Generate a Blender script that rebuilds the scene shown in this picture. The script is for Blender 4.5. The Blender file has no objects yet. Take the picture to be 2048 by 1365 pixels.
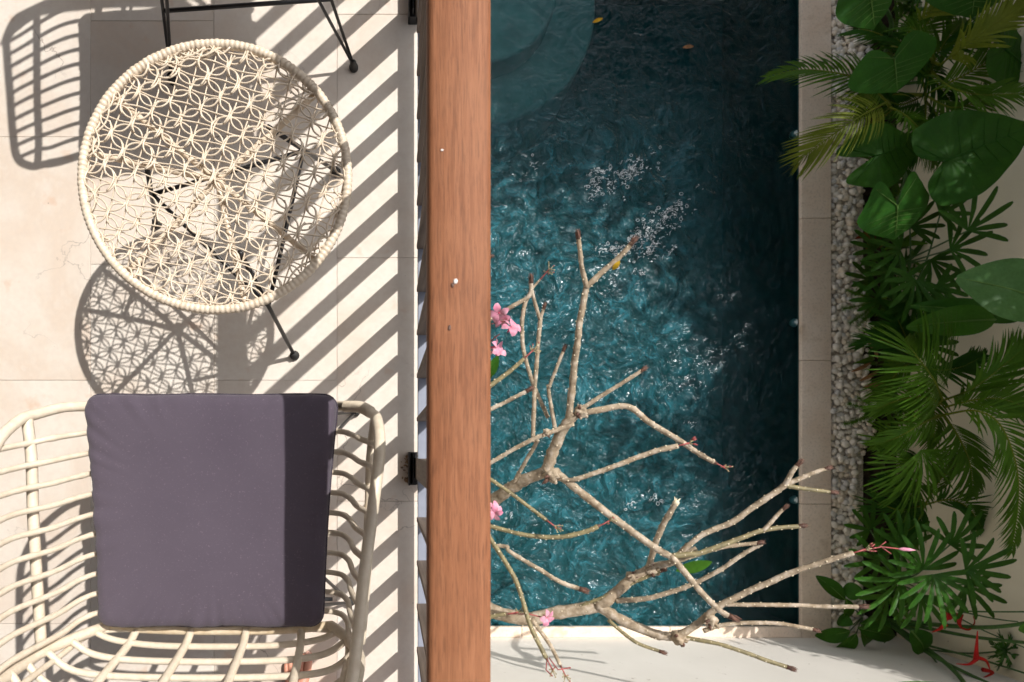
import bpy, bmesh, math, random
from mathutils import Vector, Matrix, noise
random.seed(7)
R = math.radians
SC = bpy.context.scene
COL = SC.collection

# ------------------------------------------------------------------ camera
H = 1.61            # camera height over the terrace floor
F = 1159.0          # focal length in pixels of the 2048 px wide photograph
NX, NY = 777.0, 905.0   # point of the picture straight below the lens
cam = bpy.data.cameras.new('camera'); camo = bpy.data.objects.new('camera', cam)
COL.objects.link(camo); camo.location = (0, 0, H); SC.camera = camo
cam.sensor_width = 36; cam.lens = 36 * F / 2048
cam.shift_x = (1024 - NX) / 2048; cam.shift_y = (NY - 682.5) / 2048
cam.clip_start = .02; cam.clip_end = 500
cam.dof.use_dof = True; cam.dof.focus_distance = 1.38; cam.dof.aperture_fstop = 5.6

# ------------------------------------------------------------------ sky, sun, exposure
SX, SY = .5564, .5008           # sun rays move (-SX, -SY) for every metre they fall
sun = bpy.data.lights.new('sun', 'SUN'); suno = bpy.data.objects.new('sun', sun); COL.objects.link(suno)
sun.energy = 4.05; sun.angle = R(.55); sun.color = (1, .965, .915)
suno.rotation_euler = Vector((SX, SY, 1)).to_track_quat('Z', 'Y').to_euler()
suno.location = (5, 4.5, 9)
w = bpy.data.worlds.new('World'); SC.world = w; w.use_nodes = True
nt = w.node_tree; bg = nt.nodes['Background']
sky = nt.nodes.new('ShaderNodeTexSky'); sky.sky_type = 'NISHITA'; sky.sun_disc = False
sky.sun_elevation = math.atan(1 / math.hypot(SX, SY)); sky.sun_rotation = math.atan2(SX, SY)
sky.air_density = 1.0; sky.dust_density = 3.0; sky.ozone_density = .6
hs = nt.nodes.new('ShaderNodeHueSaturation'); hs.inputs['Saturation'].default_value = .38
nt.links.new(sky.outputs[0], hs.inputs['Color']); nt.links.new(hs.outputs[0], bg.inputs[0])
bg.inputs[1].default_value = .15
SC.view_settings.view_transform = 'Standard'; SC.view_settings.look = 'None'
SC.view_settings.exposure = 0.22; SC.view_settings.gamma = 1
SC.cycles.max_bounces = 7; SC.cycles.transparent_max_bounces = 8; SC.cycles.use_adaptive_sampling = True; SC.cycles.adaptive_threshold = .025
SC.cycles.use_denoising = True
SC.cycles.sample_clamp_indirect = 6

# ------------------------------------------------------------------ helpers
def P(px, py, z):
    d = H - z
    return Vector(((px - NX) / F * d, (NY - py) / F * d, z))

def PXM(px, z):     # a width in pixels at height z, in metres
    return px * (H - z) / F

class MB:
    def __init__(s): s.v = []; s.f = []; s.m = []
    def box(s, x0, x1, y0, y1, z0, z1, mat=0):
        b = len(s.v)
        s.v += [(x, y, z) for z in (z0, z1) for y in (y0, y1) for x in (x0, x1)]
        for q in ((0,2,3,1),(4,5,7,6),(0,1,5,4),(2,6,7,3),(0,4,6,2),(1,3,7,5)):
            s.f.append(tuple(b + i for i in q)); s.m.append(mat)
    def tube(s, pts, rad, seg=8, mat=0, cap=True):
        n = len(pts); pts = [Vector(p) for p in pts]
        if not hasattr(rad, '__len__'): rad = [rad] * n
        b = len(s.v); u = None
        for i, p in enumerate(pts):
            t = (pts[min(i + 1, n - 1)] - pts[max(i - 1, 0)])
            t = t.normalized() if t.length > 1e-9 else Vector((0, 0, 1))
            if u is None:
                u = t.orthogonal().normalized()
            else:
                u = (u - t * u.dot(t)); u = u.normalized() if u.length > 1e-6 else t.orthogonal().normalized()
            w = t.cross(u)
            for k in range(seg):
                a = 2 * math.pi * k / seg
                s.v.append(tuple(p + (u * math.cos(a) + w * math.sin(a)) * rad[i]))
        for i in range(n - 1):
            for k in range(seg):
                k2 = (k + 1) % seg
                s.f.append((b + i * seg + k, b + i * seg + k2, b + (i + 1) * seg + k2, b + (i + 1) * seg + k)); s.m.append(mat)
        if cap:
            s.f.append(tuple(b + k for k in reversed(range(seg)))); s.m.append(mat)
            s.f.append(tuple(b + (n - 1) * seg + k for k in range(seg))); s.m.append(mat)
    def loop(s, pts, rad, seg=6, mat=0):      # closed tube
        n = len(pts); pts = [Vector(p) for p in pts]; b = len(s.v)
        for i, p in enumerate(pts):
            t = (pts[(i + 1) % n] - pts[i - 1]).normalized()
            u = Vector((0, 0, 1)); u = (u - t * u.dot(t)); u = u.normalized() if u.length > 1e-4 else t.orthogonal().normalized()
            w = t.cross(u); r = rad[i] if hasattr(rad, '__len__') else rad
            for k in range(seg):
                a = 2 * math.pi * k / seg
                s.v.append(tuple(p + (u * math.cos(a) + w * math.sin(a)) * r))
        for i in range(n):
            j = (i + 1) % n
            for k in range(seg):
                k2 = (k + 1) % seg
                s.f.append((b + i * seg + k, b + j * seg + k, b + j * seg + k2, b + i * seg + k2)); s.m.append(mat)
    def ball(s, c, r, seg=8, ring=5, mat=0, sc=(1, 1, 1)):
        b = len(s.v); c = Vector(c)
        s.v.append(tuple(c + Vector((0, 0, r * sc[2]))))
        for i in range(1, ring):
            th = math.pi * i / ring
            for k in range(seg):
                a = 2 * math.pi * k / seg
                s.v.append((c.x + r * sc[0] * math.sin(th) * math.cos(a), c.y + r * sc[1] * math.sin(th) * math.sin(a), c.z + r * sc[2] * math.cos(th)))
        s.v.append(tuple(c - Vector((0, 0, r * sc[2])))); e = len(s.v) - 1
        for k in range(seg):
            k2 = (k + 1) % seg
            s.f.append((b, b + 1 + k, b + 1 + k2)); s.m.append(mat)
            for i in range(ring - 2):
                o = b + 1 + i * seg
                s.f.append((o + k, o + seg + k, o + seg + k2, o + k2)); s.m.append(mat)
            o = b + 1 + (ring - 2) * seg
            s.f.append((o + k, e, o + k2)); s.m.append(mat)
    def grid(s, rows, mat=0, closed=False):    # rows: list of equal lists of points
        b = len(s.v); n = len(rows[0])
        for r in rows: s.v += [tuple(p) for p in r]
        for i in range(len(rows) - 1):
            for k in range(n - (0 if closed else 1)):
                k2 = (k + 1) % n
                s.f.append((b + i * n + k, b + i * n + k2, b + (i + 1) * n + k2, b + (i + 1) * n + k)); s.m.append(mat)
    def mesh(s, name, mats, smooth=True):
        me = bpy.data.meshes.new(name); me.from_pydata(s.v, [], s.f)
        for m in (mats if isinstance(mats, (list, tuple)) else [mats]): me.materials.append(m)
        me.polygons.foreach_set('material_index', s.m)
        me.polygons.foreach_set('use_smooth', [smooth] * len(s.f))
        me.update(); return me
    def build(s, name, mats, parent=None, smooth=True, loc=None):
        o = bpy.data.objects.new(name, s.mesh(name, mats, smooth)); COL.objects.link(o)
        if loc is not None: o.location = loc
        if parent: o.parent = parent
        return o

def spline(pts, n=6):
    """Catmull-Rom through tuples of any length"""
    out = []; m = len(pts)
    for i in range(m - 1):
        p0, p1, p2, p3 = pts[max(i - 1, 0)], pts[i], pts[i + 1], pts[min(i + 2, m - 1)]
        for k in range(n):
            t = k / n
            out.append(tuple(.5 * (2 * b + (c - a) * t + (2 * a - 5 * b + 4 * c - d) * t * t + (3 * b - a - 3 * c + d) * t ** 3)
                             for a, b, c, d in zip(p0, p1, p2, p3)))
    out.append(tuple(pts[-1])); return out

def tag(o, label=None, cat=None, group=None, kind=None):
    if label: o['label'] = label
    if cat: o['category'] = cat
    if group: o['group'] = group
    if kind: o['kind'] = kind
    return o

def empty(name, loc=(0, 0, 0), rz=0):
    o = bpy.data.objects.new(name, None); COL.objects.link(o)
    o.location = loc; o.rotation_euler = (0, 0, rz); o.empty_display_size = .05
    return o

def rel(o, parent):
    """parent a mesh built in world coordinates to an unrotated empty"""
    o.parent = parent; o.location = -parent.location
    return o

def bevel(o, wd, seg=2):
    m = o.modifiers.new('bevel', 'BEVEL'); m.width = wd; m.segments = seg; m.limit_method = 'ANGLE'
    return o

# ------------------------------------------------------------------ materials
class NT:
    def __init__(s, name):
        s.mat = bpy.data.materials.new(name); s.mat.use_nodes = True
        s.t = s.mat.node_tree; s.n = s.t.nodes; s.l = s.t.links
        s.b = s.n['Principled BSDF']; s.out = s.n['Material Output']
    def add(s, kind, **kw):
        nd = s.n.new('ShaderNode' + kind)
        for k, v in kw.items():
            if hasattr(nd, k) and k not in ('inputs',): setattr(nd, k, v)
            else: nd.inputs[k.replace('_', ' ')].default_value = v
        return nd
    def link(s, a, b): s.l.new(a, b)
    def coord(s, scale=(1, 1, 1), rnd=0.0, kind='Object'):
        tc = s.add('TexCoord'); mp = s.add('Mapping'); mp.inputs['Scale'].default_value = scale
        s.link(tc.outputs[kind], mp.inputs['Vector'])
        if rnd:
            oi = s.add('ObjectInfo'); ml = s.add('Math', operation='MULTIPLY'); ml.inputs[1].default_value = rnd
            s.link(oi.outputs['Random'], ml.inputs[0]); cb = s.add('CombineXYZ')
            for k in 'XYZ': s.link(ml.outputs[0], cb.inputs[k])
            s.link(cb.outputs[0], mp.inputs['Location'])
        return mp.outputs[0]
    def noise(s, vec, scale, detail=4, rough=.55, dist=0.0):
        nd = s.add('TexNoise'); nd.inputs['Scale'].default_value = scale; nd.inputs['Detail'].default_value = detail
        nd.inputs['Roughness'].default_value = rough; nd.inputs['Distortion'].default_value = dist
        s.link(vec, nd.inputs['Vector']); return nd.outputs['Fac']
    def ramp(s, fac, stops):
        nd = s.add('ValToRGB'); cr = nd.color_ramp
        while len(cr.elements) < len(stops): cr.elements.new(.5)
        for e, (p, c) in zip(cr.elements, stops):
            e.position = p; e.color = (*c, 1) if len(c) == 3 else c
        s.link(fac, nd.inputs[0]); return nd.outputs[0]
    def mix(s, fac, a, b, mode='MIX'):
        nd = s.add('Mix', data_type='RGBA', blend_type=mode)
        for sock, v in ((nd.inputs[0], fac), (nd.inputs[6], a), (nd.inputs[7], b)):
            if isinstance(v, (int, float)): sock.default_value = v
            elif isinstance(v, tuple): sock.default_value = (*v, 1)
            else: s.link(v, sock)
        return nd.outputs[2]
    def bump(s, h, strength=.3, dist=.01, nrm=None):
        nd = s.add('Bump'); nd.inputs['Strength'].default_value = strength; nd.inputs['Distance'].default_value = dist
        s.link(h, nd.inputs['Height'])
        if nrm: s.link(nrm, nd.inputs['Normal'])
        return nd.outputs[0]
    def base(s, col, rough=.6, nrm=None, spec=.5, metal=0):
        if isinstance(col, tuple): s.b.inputs['Base Color'].default_value = (*col, 1)
        else: s.link(col, s.b.inputs['Base Color'])
        if isinstance(rough, (int, float)): s.b.inputs['Roughness'].default_value = rough
        else: s.link(rough, s.b.inputs['Roughness'])
        s.b.inputs['Specular IOR Level'].default_value = spec; s.b.inputs['Metallic'].default_value = metal
        if nrm: s.link(nrm, s.b.inputs['Normal'])
        return s.mat

G3 = lambda g: (g, g, g)
def mat_marble():
    n = NT('cream marble'); v = n.coord(rnd=37.0)
    big = n.noise(v, 3.2, 5, .6, .6)
    col = n.ramp(big, [(.3, (.75, .712, .655)), (.5, (.715, .662, .592)), (.62, (.68, .595, .51)), (.75, (.77, .735, .68))])
    oi = n.add('ObjectInfo')
    tint = n.ramp(oi.outputs['Random'], [(0, (.96, .91, .87)), (.5, (1, .98, .96)), (1, (.98, .94, .91))])
    col = n.mix(1, col, tint, 'MULTIPLY')
    fine = n.noise(v, 60, 3, .6)
    col = n.mix(n.ramp(fine, [(.35, G3(.25)), (.6, G3(0))]), col, (.58, .49, .42))
    # hairline cracks, only here and there
    wv = n.add('VectorMath', operation='ADD'); ns = n.add('TexNoise'); ns.inputs['Scale'].default_value = 7; ns.inputs['Detail'].default_value = 6
    n.link(v, ns.inputs['Vector']); sc = n.add('VectorMath', operation='SCALE'); sc.inputs['Scale'].default_value = .28
    n.link(ns.outputs['Color'], sc.inputs[0]); n.link(v, wv.inputs[0]); n.link(sc.outputs[0], wv.inputs[1])
    vo = n.add('TexVoronoi', feature='DISTANCE_TO_EDGE'); vo.inputs['Scale'].default_value = 3.1; n.link(wv.outputs[0], vo.inputs['Vector'])
    line = n.ramp(vo.outputs['Distance'], [(0, G3(.9)), (.003, G3(.5)), (.007, G3(0))])
    mask = n.ramp(n.noise(v, 2.3, 3), [(.57, G3(0)), (.66, G3(1))])
    crack = n.mix(1, line, mask, 'MULTIPLY')
    col = n.mix(crack, col, (.34, .28, .24))
    # small rusty blotches and black specks
    bl = n.noise(v, 14, 3, .5)
    col = n.mix(n.ramp(bl, [(.67, G3(0)), (.8, G3(.5))]), col, (.60, .36, .22))
    sp = n.add('TexVoronoi'); sp.inputs['Scale'].default_value = 26; n.link(v, sp.inputs['Vector'])
    dots = n.ramp(sp.outputs['Distance'], [(.03, G3(.8)), (.06, G3(0))])
    dm = n.ramp(n.noise(v, 9, 2), [(.56, G3(0)), (.62, G3(1))])
    col = n.mix(n.mix(1, dots, dm, 'MULTIPLY'), col, (.2, .16, .14))
    h = n.mix(.75, n.noise(v, 35, 4), crack)
    return n.base(col, .55, n.bump(h, .12, .004), .35)
def mat_simple(name, col, rough=.5, var=.25, scale=30, bump=.1, spec=.5, metal=0, dist=.003, rnd=11.0):
    n = NT(name); v = n.coord(rnd=rnd)
    f = n.noise(v, scale, 4)
    a = tuple(c * (1 - var) for c in col); b = tuple(min(1, c * (1 + var)) for c in col)
    return n.base(n.ramp(f, [(.3, a), (.7, b)]), rough, n.bump(f, bump, dist) if bump else None, spec, metal)
def mat_wood():
    n = NT('oiled merbau wood'); v = n.coord((1, .04, 1)); v2 = n.coord()
    g = n.noise(v, 190, 5, .6, .6); g2 = n.noise(v, 760, 3, .6)
    col = n.ramp(g, [(.25, (.170, .062, .027)), (.5, (.250, .098, .045)), (.75, (.315, .132, .064))])
    pores = n.ramp(g2, [(.36, G3(.7)), (.50, G3(0))])
    col = n.mix(pores, col, (.105, .042, .021))
    wear = n.ramp(n.noise(v2, 7, 5), [(.4, G3(0)), (.75, G3(.45))])
    col = n.mix(wear, col, (.325, .148, .074))
    return n.base(col, .62, n.bump(g2, .4, .0008), .2)
def mat_weathered():
    n = NT('weathered grey-brown timber'); v = n.coord((1, 1, .06), rnd=9)
    g = n.noise(v, 90, 5, .6)
    return n.base(n.ramp(g, [(.3, (.11, .085, .068)), (.7, (.22, .172, .138))]), .7, n.bump(g, .3, .001), .3)
def mat_fabric():
    n = NT('plum cushion fabric'); v = n.coord()
    wx = n.add('TexWave', wave_type='BANDS', bands_direction='X'); wx.inputs['Scale'].default_value = 330; wx.inputs['Distortion'].default_value = 2
    wy = n.add('TexWave', wave_type='BANDS', bands_direction='Y'); wy.inputs['Scale'].default_value = 330; wy.inputs['Distortion'].default_value = 2
    n.link(v, wx.inputs['Vector']); n.link(v, wy.inputs['Vector'])
    h = n.mix(.5, wx.outputs['Fac'], wy.outputs['Fac'])
    fade = n.noise(v, 3.5, 4); speck = n.noise(v, 260, 2)
    col = n.ramp(fade, [(.3, (.084, .068, .090)), (.7, (.103, .084, .108))])
    col = n.mix(n.ramp(speck, [(.62, G3(0)), (.75, G3(.5))]), col, (.19, .15, .18))
    n.b.inputs['Sheen Weight'].default_value = .15
    return n.base(col, .9, n.bump(h, .25, .0008), .1)
def mat_rattan(name, c0, c1):
    n = NT(name); v = n.coord(rnd=5)
    g = n.noise(v, 70, 4); g2 = n.noise(v, 500, 2)
    col = n.ramp(g, [(.3, c0), (.7, c1)])
    return n.base(col, .42, n.bump(g2, .12, .0006), .45)
def mat_leaf(name, c0, c1, gloss=.35, trans=.33, scale=9):
    n = NT(name); v = n.coord(rnd=23)
    f = n.noise(v, scale, 4)
    oi = n.add('ObjectInfo')
    tint = n.ramp(oi.outputs['Random'], [(0, (.75, .8, .8)), (1, (1.0, 1.0, 1.0))])
    col = n.mix(1, n.ramp(f, [(.3, c0), (.72, c1)]), tint, 'MULTIPLY')
    fine = n.noise(v, 75, 3, .6); sp = n.noise(v, 30, 4, .6)
    col = n.mix(.35, col, n.ramp(fine, [(.35, G3(.55)), (.65, G3(1.35))]), 'MULTIPLY')
    if 'petal' not in name: col = n.mix(n.ramp(sp, [(.68, G3(0)), (.78, G3(.55))]), col, (.16, .12, .03))
    n.base(col, gloss, n.bump(n.mix(.5, f, fine), .14, .004), .10)
    tr = n.add('BsdfTranslucent'); n.link(n.mix(.45, col, (.35, .5, .05)), tr.inputs['Color'])
    mx = n.add('MixShader'); mx.inputs[0].default_value = trans
    n.link(n.b.outputs[0], mx.inputs[1]); n.link(tr.outputs[0], mx.inputs[2]); n.link(mx.outputs[0], n.out.inputs['Surface'])
    return n.mat
def mat_bark():
    n = NT('frangipani bark'); v = n.coord(rnd=5)
    f = n.noise(v, 26, 6, .65); g = n.noise(v, 9, 3)
    col = n.ramp(f, [(.30, (.13, .095, .060)), (.5, (.34, .27, .19)), (.70, (.56, .48, .39))])
    col = n.mix(n.ramp(g, [(.5, G3(0)), (.72, G3(.5))]), col, (.36, .26, .16))
    return n.base(col, .75, n.bump(f, .5, .004), .2)
def mat_water():
    n = NT('pool water'); v = n.coord()
    warp = n.add('TexNoise'); warp.inputs['Scale'].default_value = 2.2; warp.inputs['Detail'].default_value = 3; n.link(v, warp.inputs['Vector'])
    sc = n.add('VectorMath', operation='SCALE'); sc.inputs['Scale'].default_value = .5; n.link(warp.outputs['Color'], sc.inputs[0])
    ad = n.add('VectorMath', operation='ADD'); n.link(v, ad.inputs[0]); n.link(sc.outputs[0], ad.inputs[1])
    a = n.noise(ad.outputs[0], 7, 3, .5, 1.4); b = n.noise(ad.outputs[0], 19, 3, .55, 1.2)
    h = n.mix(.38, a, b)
    # painted ripples fade towards far end and right wall, imitating the shaded water there
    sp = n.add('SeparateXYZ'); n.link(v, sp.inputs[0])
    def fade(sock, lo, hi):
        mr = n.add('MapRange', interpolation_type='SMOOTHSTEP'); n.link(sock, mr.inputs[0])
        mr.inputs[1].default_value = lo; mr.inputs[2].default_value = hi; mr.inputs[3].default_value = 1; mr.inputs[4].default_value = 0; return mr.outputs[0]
    ripple_mask = n.mix(1, fade(sp.outputs[0], 1.75, 2.65), fade(sp.outputs[1], 1.9, 2.75), 'MULTIPLY')
    clear = ripple_mask
    ripple_mask = n.mix(.62, (1, 1, 1), ripple_mask)
    h = n.mix(ripple_mask, (.47, .47, .47), h)
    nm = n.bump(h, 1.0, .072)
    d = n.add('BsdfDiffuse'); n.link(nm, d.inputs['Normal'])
    n.link(n.ramp(h, [(.36, (.006, .060, .066)), (.50, (.011, .084, .100)), (.64, (.030, .150, .185))]), d.inputs['Color'])  # sky-reflection ripples painted in: bright crests, dark troughs
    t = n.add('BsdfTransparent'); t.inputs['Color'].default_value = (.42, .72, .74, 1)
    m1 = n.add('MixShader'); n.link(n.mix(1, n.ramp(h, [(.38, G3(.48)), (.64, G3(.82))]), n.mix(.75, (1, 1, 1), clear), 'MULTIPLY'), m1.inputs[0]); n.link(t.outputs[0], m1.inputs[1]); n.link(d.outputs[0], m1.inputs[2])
    g = n.add('BsdfGlossy'); g.inputs['Roughness'].default_value = .14; g.inputs['Color'].default_value = (.9, .95, 1, 1); n.link(nm, g.inputs['Normal'])
    fr = n.add('Fresnel'); fr.inputs['IOR'].default_value = 1.33; n.link(nm, fr.inputs['Normal'])
    m2 = n.add('MixShader'); n.link(fr.outputs[0], m2.inputs[0]); n.link(m1.outputs[0], m2.inputs[1]); n.link(g.outputs[0], m2.inputs[2])
    n.link(m2.outputs[0], n.out.inputs['Surface']); n.n.remove(n.b)
    return n.mat

M = {}
M['marble'] = mat_marble()
M['grout'] = mat_simple('pale grout', (.68, .62, .55), .9, .15, 60)
M['concrete'] = mat_simple('grey concrete', (.42, .40, .37), .85, .15, 12)
M['wood'] = mat_wood(); M['timber'] = mat_weathered()
M['railmetal'] = mat_simple('pale blue-grey painted metal', (.25, .27, .33), .35, .06, 40, .05)
M['black'] = mat_simple('black powder-coated metal', (.02, .019, .02), .35, .3, 60, .05)
M['rubber'] = mat_simple('black rubber', (.035, .033, .03), .7, .3, 60, .05)
M['droppings'] = mat_simple('white bird dropping', (.75, .72, .68), .8, .1, 60)
M['brownspot'] = mat_simple('dark resin spot', (.09, .045, .03), .6, .2, 60)
M['rust'] = mat_simple('rust stain', (.33, .22, .13), .9, .4, 90)
M['rattan'] = mat_rattan('natural rattan', (.60, .47, .30), (.74, .63, .46))
M['weave'] = mat_rattan('pale woven rattan', (.64, .52, .385), (.78, .67, .53))
M['chairrattan'] = mat_rattan('whitewashed rattan', (.66, .555, .42), (.76, .665, .53))
M['fabric'] = mat_fabric()
M['piping'] = mat_simple('dark plum piping', (.05, .038, .055), .9, .2, 90)
M['skin'] = mat_simple('skin', (.58, .27, .18), .5, .12, 18, .05)
M['nail'] = mat_simple('toenail', (.62, .36, .28), .3, .05, 18, 0)
M['shirt'] = mat_simple('white cotton', (.7, .69, .66), .9, .08, 30)
M['shorts'] = mat_simple('grey cotton', (.22, .23, .25), .9, .1, 30)
M['hair'] = mat_simple('brown hair', (.06, .035, .02), .6, .3, 60)
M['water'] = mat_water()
M['poolfloor'] = mat_simple('green pool stone', (.022, .095, .10), .7, .35, 5, .2, .3)
M['poolwall'] = mat_simple('dark green pool stone', (.012, .055, .055), .6, .35, 8, .2, .3)
M['poolstep'] = mat_simple('pale green pool stone', (.34, .42, .40), .7, .2, 6, .2, .3)
M['foam'] = mat_simple('white foam', (.85, .88, .9), .25, .05, 30, 0)
def mat_coping():
    n = NT('honed sandstone'); v = n.coord(rnd=17)
    f = n.noise(v, 5, 5, .6); g = n.noise(v, 70, 3); s_ = n.noise(v, 3.2, 4, .6, .5)
    col = n.ramp(f, [(.3, (.76, .60, .47)), (.7, (.84, .71, .59))])
    col = n.mix(n.ramp(s_, [(.6, G3(0)), (.75, G3(.7))]), col, (.42, .27, .15))
    col = n.mix(n.ramp(g, [(.3, G3(.3)), (.5, G3(0))]), col, (.36, .29, .22))
    return n.base(col, .7, n.bump(g, .15, .002), .3)
M['coping'] = mat_coping()
def mat_wall(name, a, b):
    n = NT(name); v = n.coord(); f = n.noise(v, 2.5, 6, .6); g = n.noise(v, 90, 3)
    col = n.ramp(f, [(.3, a), (.7, b)])
    sp = n.noise(v, 22, 3, .6)
    col = n.mix(n.ramp(sp, [(.69, G3(0)), (.76, G3(.6))]), col, (.22, .16, .1))
    return n.base(col, .85, n.bump(g, .15, .002), .2)
M['wall'] = mat_wall('cream render', (.80, .70, .52), (.86, .77, .60))
M['wallwhite'] = mat_wall('off-white render', (.72, .68, .62), (.78, .74, .68))
M['ceiling'] = mat_simple('stained timber ceiling', (.06, .042, .03), .8, .25, 12)  # kept dark to limit bounce light from added roof and house wall
M['soil'] = mat_simple('dark garden soil', (.035, .025, .017), .95, .6, 25, .8, .1, 0, .02)
M['pebble'] = mat_simple('white river pebble', (.84, .77, .68), .6, .12, 22, .1)
M['pebble2'] = mat_simple('buff river pebble', (.78, .67, .54), .6, .12, 22, .1)
M['pebble3'] = mat_simple('grey river pebble', (.64, .61, .58), .6, .12, 22, .1)
M['gravel'] = mat_simple('pale grit', (.50, .44, .37), .9, .5, 90, .6)
M['bark'] = mat_bark()
M['greenbark'] = mat_simple('young green bark', (.20, .165, .08), .6, .35, 40, .3)
M['scar'] = mat_simple('pale leaf scar', (.72, .62, .44), .7, .15, 60, 0)
M['tip'] = mat_simple('dark red-brown bud', (.10, .045, .028), .7, .5, 60)
M['stalk'] = mat_simple('red flower stalk', (.30, .06, .055), .5, .4, 60)
M['budgreen'] = mat_simple('dry flower stub', (.33, .27, .15), .7, .4, 60)
M['petal'] = mat_leaf('pink petal', (.80, .25, .40), (.88, .48, .58), .5, .25, 40)
M['petalheart'] = mat_simple('deep pink flower throat', (.55, .03, .11), .5, .2, 60, 0)
M['yellow'] = mat_leaf('yellow bud leaf', (.75, .42, .03), (.80, .50, .05), .5, .25)
M['drypod'] = mat_simple('dry brown leaf', (.30, .15, .06), .8, .4, 30)
M['leaf_heart'] = mat_leaf('glossy dark green leaf', (.017, .080, .009), (.034, .125, .014), .45, .22)
M['leaf_deep'] = mat_leaf('deep green leaf', (.016, .072, .006), (.032, .115, .010), .5, .2)
M['leaf_vein'] = mat_leaf('pale leaf vein', (.12, .22, .045), (.15, .26, .06), .45, .2)
M['leaf_palm'] = mat_leaf('palm green', (.052, .132, .010), (.092, .200, .016), .4, .28)
M['leaf_yellow'] = mat_leaf('yellow-green palm', (.15, .19, .018), (.24, .26, .03), .4, .3)
M['leaf_bright'] = mat_leaf('bright green leaf', (.042, .14, .014), (.066, .19, .022), .35, .3)
M['leaf_pale'] = mat_leaf('pale banana leaf', (.075, .18, .05), (.12, .25, .075), .4, .35)
M['leaf_lady'] = mat_leaf('lady palm green', (.022, .080, .010), (.042, .125, .015), .35, .2)
M['fernfine'] = mat_leaf('fine fern green', (.05, .13, .012), (.08, .18, .02), .5, .3)
M['stem'] = mat_simple('green stem', (.05, .12, .025), .5, .3, 40, 0)
M['trunk'] = mat_simple('brown trunk', (.11, .08, .05), .9, .4, 30, .5)
M['bract'] = mat_leaf('red heliconia bract', (.50, .012, .02), (.65, .03, .025), .35, .25)
M['redleaf'] = mat_leaf('red cordyline leaf', (.20, .012, .015), (.30, .03, .02), .4, .25)
M['lamp'] = mat_simple('white pool fitting', (.62, .70, .70), .3, .03, 30, 0)
M['treeleaf'] = mat_leaf('tree leaf', (.03, .09, .015), (.06, .14, .025), .45, .3)

# ------------------------------------------------------------------ terrace
ZG = -2.30           # garden level
S = F / H            # pixels per metre on the terrace floor
fx = lambda px: (px - NX) / S
fy = lambda py: (NY - py) / S
X_EDGE = fx(835)
b = MB(); b.box(-2.3, X_EDGE - .004, -2.6, 3.6, -.24, -.0035)
floor = tag(b.build('terrace_floor', M['grout'], smooth=False), kind='structure')
# stone tiles, running bond: columns along y, 246 x 487 px
tw, tl, gap = 246 / S, 487 / S, .0009
tile_cache = {}
cols = [(-65 - 246 * k, 274 if k % 2 == 0 else 42) for k in range(6)] + [(181, 42), (428, 274)]
cols = [(-65, 274), (-311, 42), (-557, 274), (-803, 42), (181, 42), (428, 274), (674, 29)]
for cx, j0 in cols:
    x0 = fx(cx) + gap / 2; x1 = (fx(cx) + tw - gap / 2) if cx < 674 else X_EDGE
    for k in range(-5, 7):
        yb = fy(j0 + 487 * k) + gap / 2; yt = yb + tl - gap
        if yb > 3.55 or yt < -2.55: continue
        key = round(x1 - x0, 4)
        if key not in tile_cache:
            t = MB(); t.box(-(x1 - x0) / 2, (x1 - x0) / 2, -(tl - gap) / 2, (tl - gap) / 2, -.0030, 0)
            tile_cache[key] = t.mesh('tile', M['marble'], False)
        o = bpy.data.objects.new('tile', tile_cache[key]); COL.objects.link(o); o.parent = floor
        o.location = ((x0 + x1) / 2, (yb + yt) / 2, random.uniform(-.0004, .0004))
        bevel(o, .0008, 1)
# slab face below the terrace edge and the house the terrace belongs to
b = MB(); b.box(-2.3, X_EDGE - .03, -2.6, 3.6, -.5, -.245)
tag(b.build('terrace_beam', M['concrete'], smooth=False), 'grey concrete beam under the terrace edge', 'beam')
b = MB(); b.box(-2.55, -2.301, -2.6, 3.6, -.24, 3.4)
tag(b.build('house_wall', M['ceiling'], smooth=False), 'dark timber house wall along the back of the terrace', 'wall')
b = MB(); b.box(-2.3, -.35, -2.6, 3.6, ZG - .1, -.505)
tag(b.build('lower_house_wall', M['wallwhite'], smooth=False), 'off-white rendered wall of the lower storey under the terrace', 'wall')

b = MB(); b.box(-2.6, .26, -2.6, 3.6, 2.45, 2.6)  # unseen roof, added to cut the sky light over the terrace
tag(b.build('sky_block_roof', M['ceiling'], smooth=False), 'unseen timber roof added to keep sky light off the terrace', 'roof')

# ------------------------------------------------------------------ railing
X0 = fx(832.5)
rail = empty('balcony_railing', (X0 + .02, 0, 0))
tag(rail, 'timber balcony railing with a broad red-brown handrail and upright slats', 'railing')
def rp(o): return rel(o, rail)
ZR = .945
xl, xr = P(856, 0, ZR).x, P(983.5, 0, ZR).x
prof = [(xl + .004, ZR - .034), (xl, ZR - .030), (xl, ZR - .007), (xl + .002, ZR - .002), (xl + .007, ZR), (xr - .006, ZR), (xr - .001, ZR - .003), (xr, ZR - .008), (xr, ZR - .03), (xr - .004, ZR - .034)]
b = MB(); ys = [-2.4 + i * .1 for i in range(60)]
b.grid([[Vector((x, y, z)) for x, z in prof] for y in ys], closed=True)
b.f.append(tuple(range(len(prof)))); b.m.append(0); e = len(b.v) - len(prof); b.f.append(tuple(e + i for i in reversed(range(len(prof))))); b.m.append(0)
hr = rp(b.build('handrail', M['wood']))
def spot(px, py, r, mat, sc, nm):
    q = P(px, py, ZR); t = MB(); t.ball(q + Vector((0, 0, .0005)), r, 10, 6, 0, sc)
    for v_i, v in enumerate(t.v):
        d = noise.noise(Vector(v) * 300) * r * .5; t.v[v_i] = (v[0] + d, v[1] + d * .7, v[2])
    o = t.build(nm, mat); o.parent = hr
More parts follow.
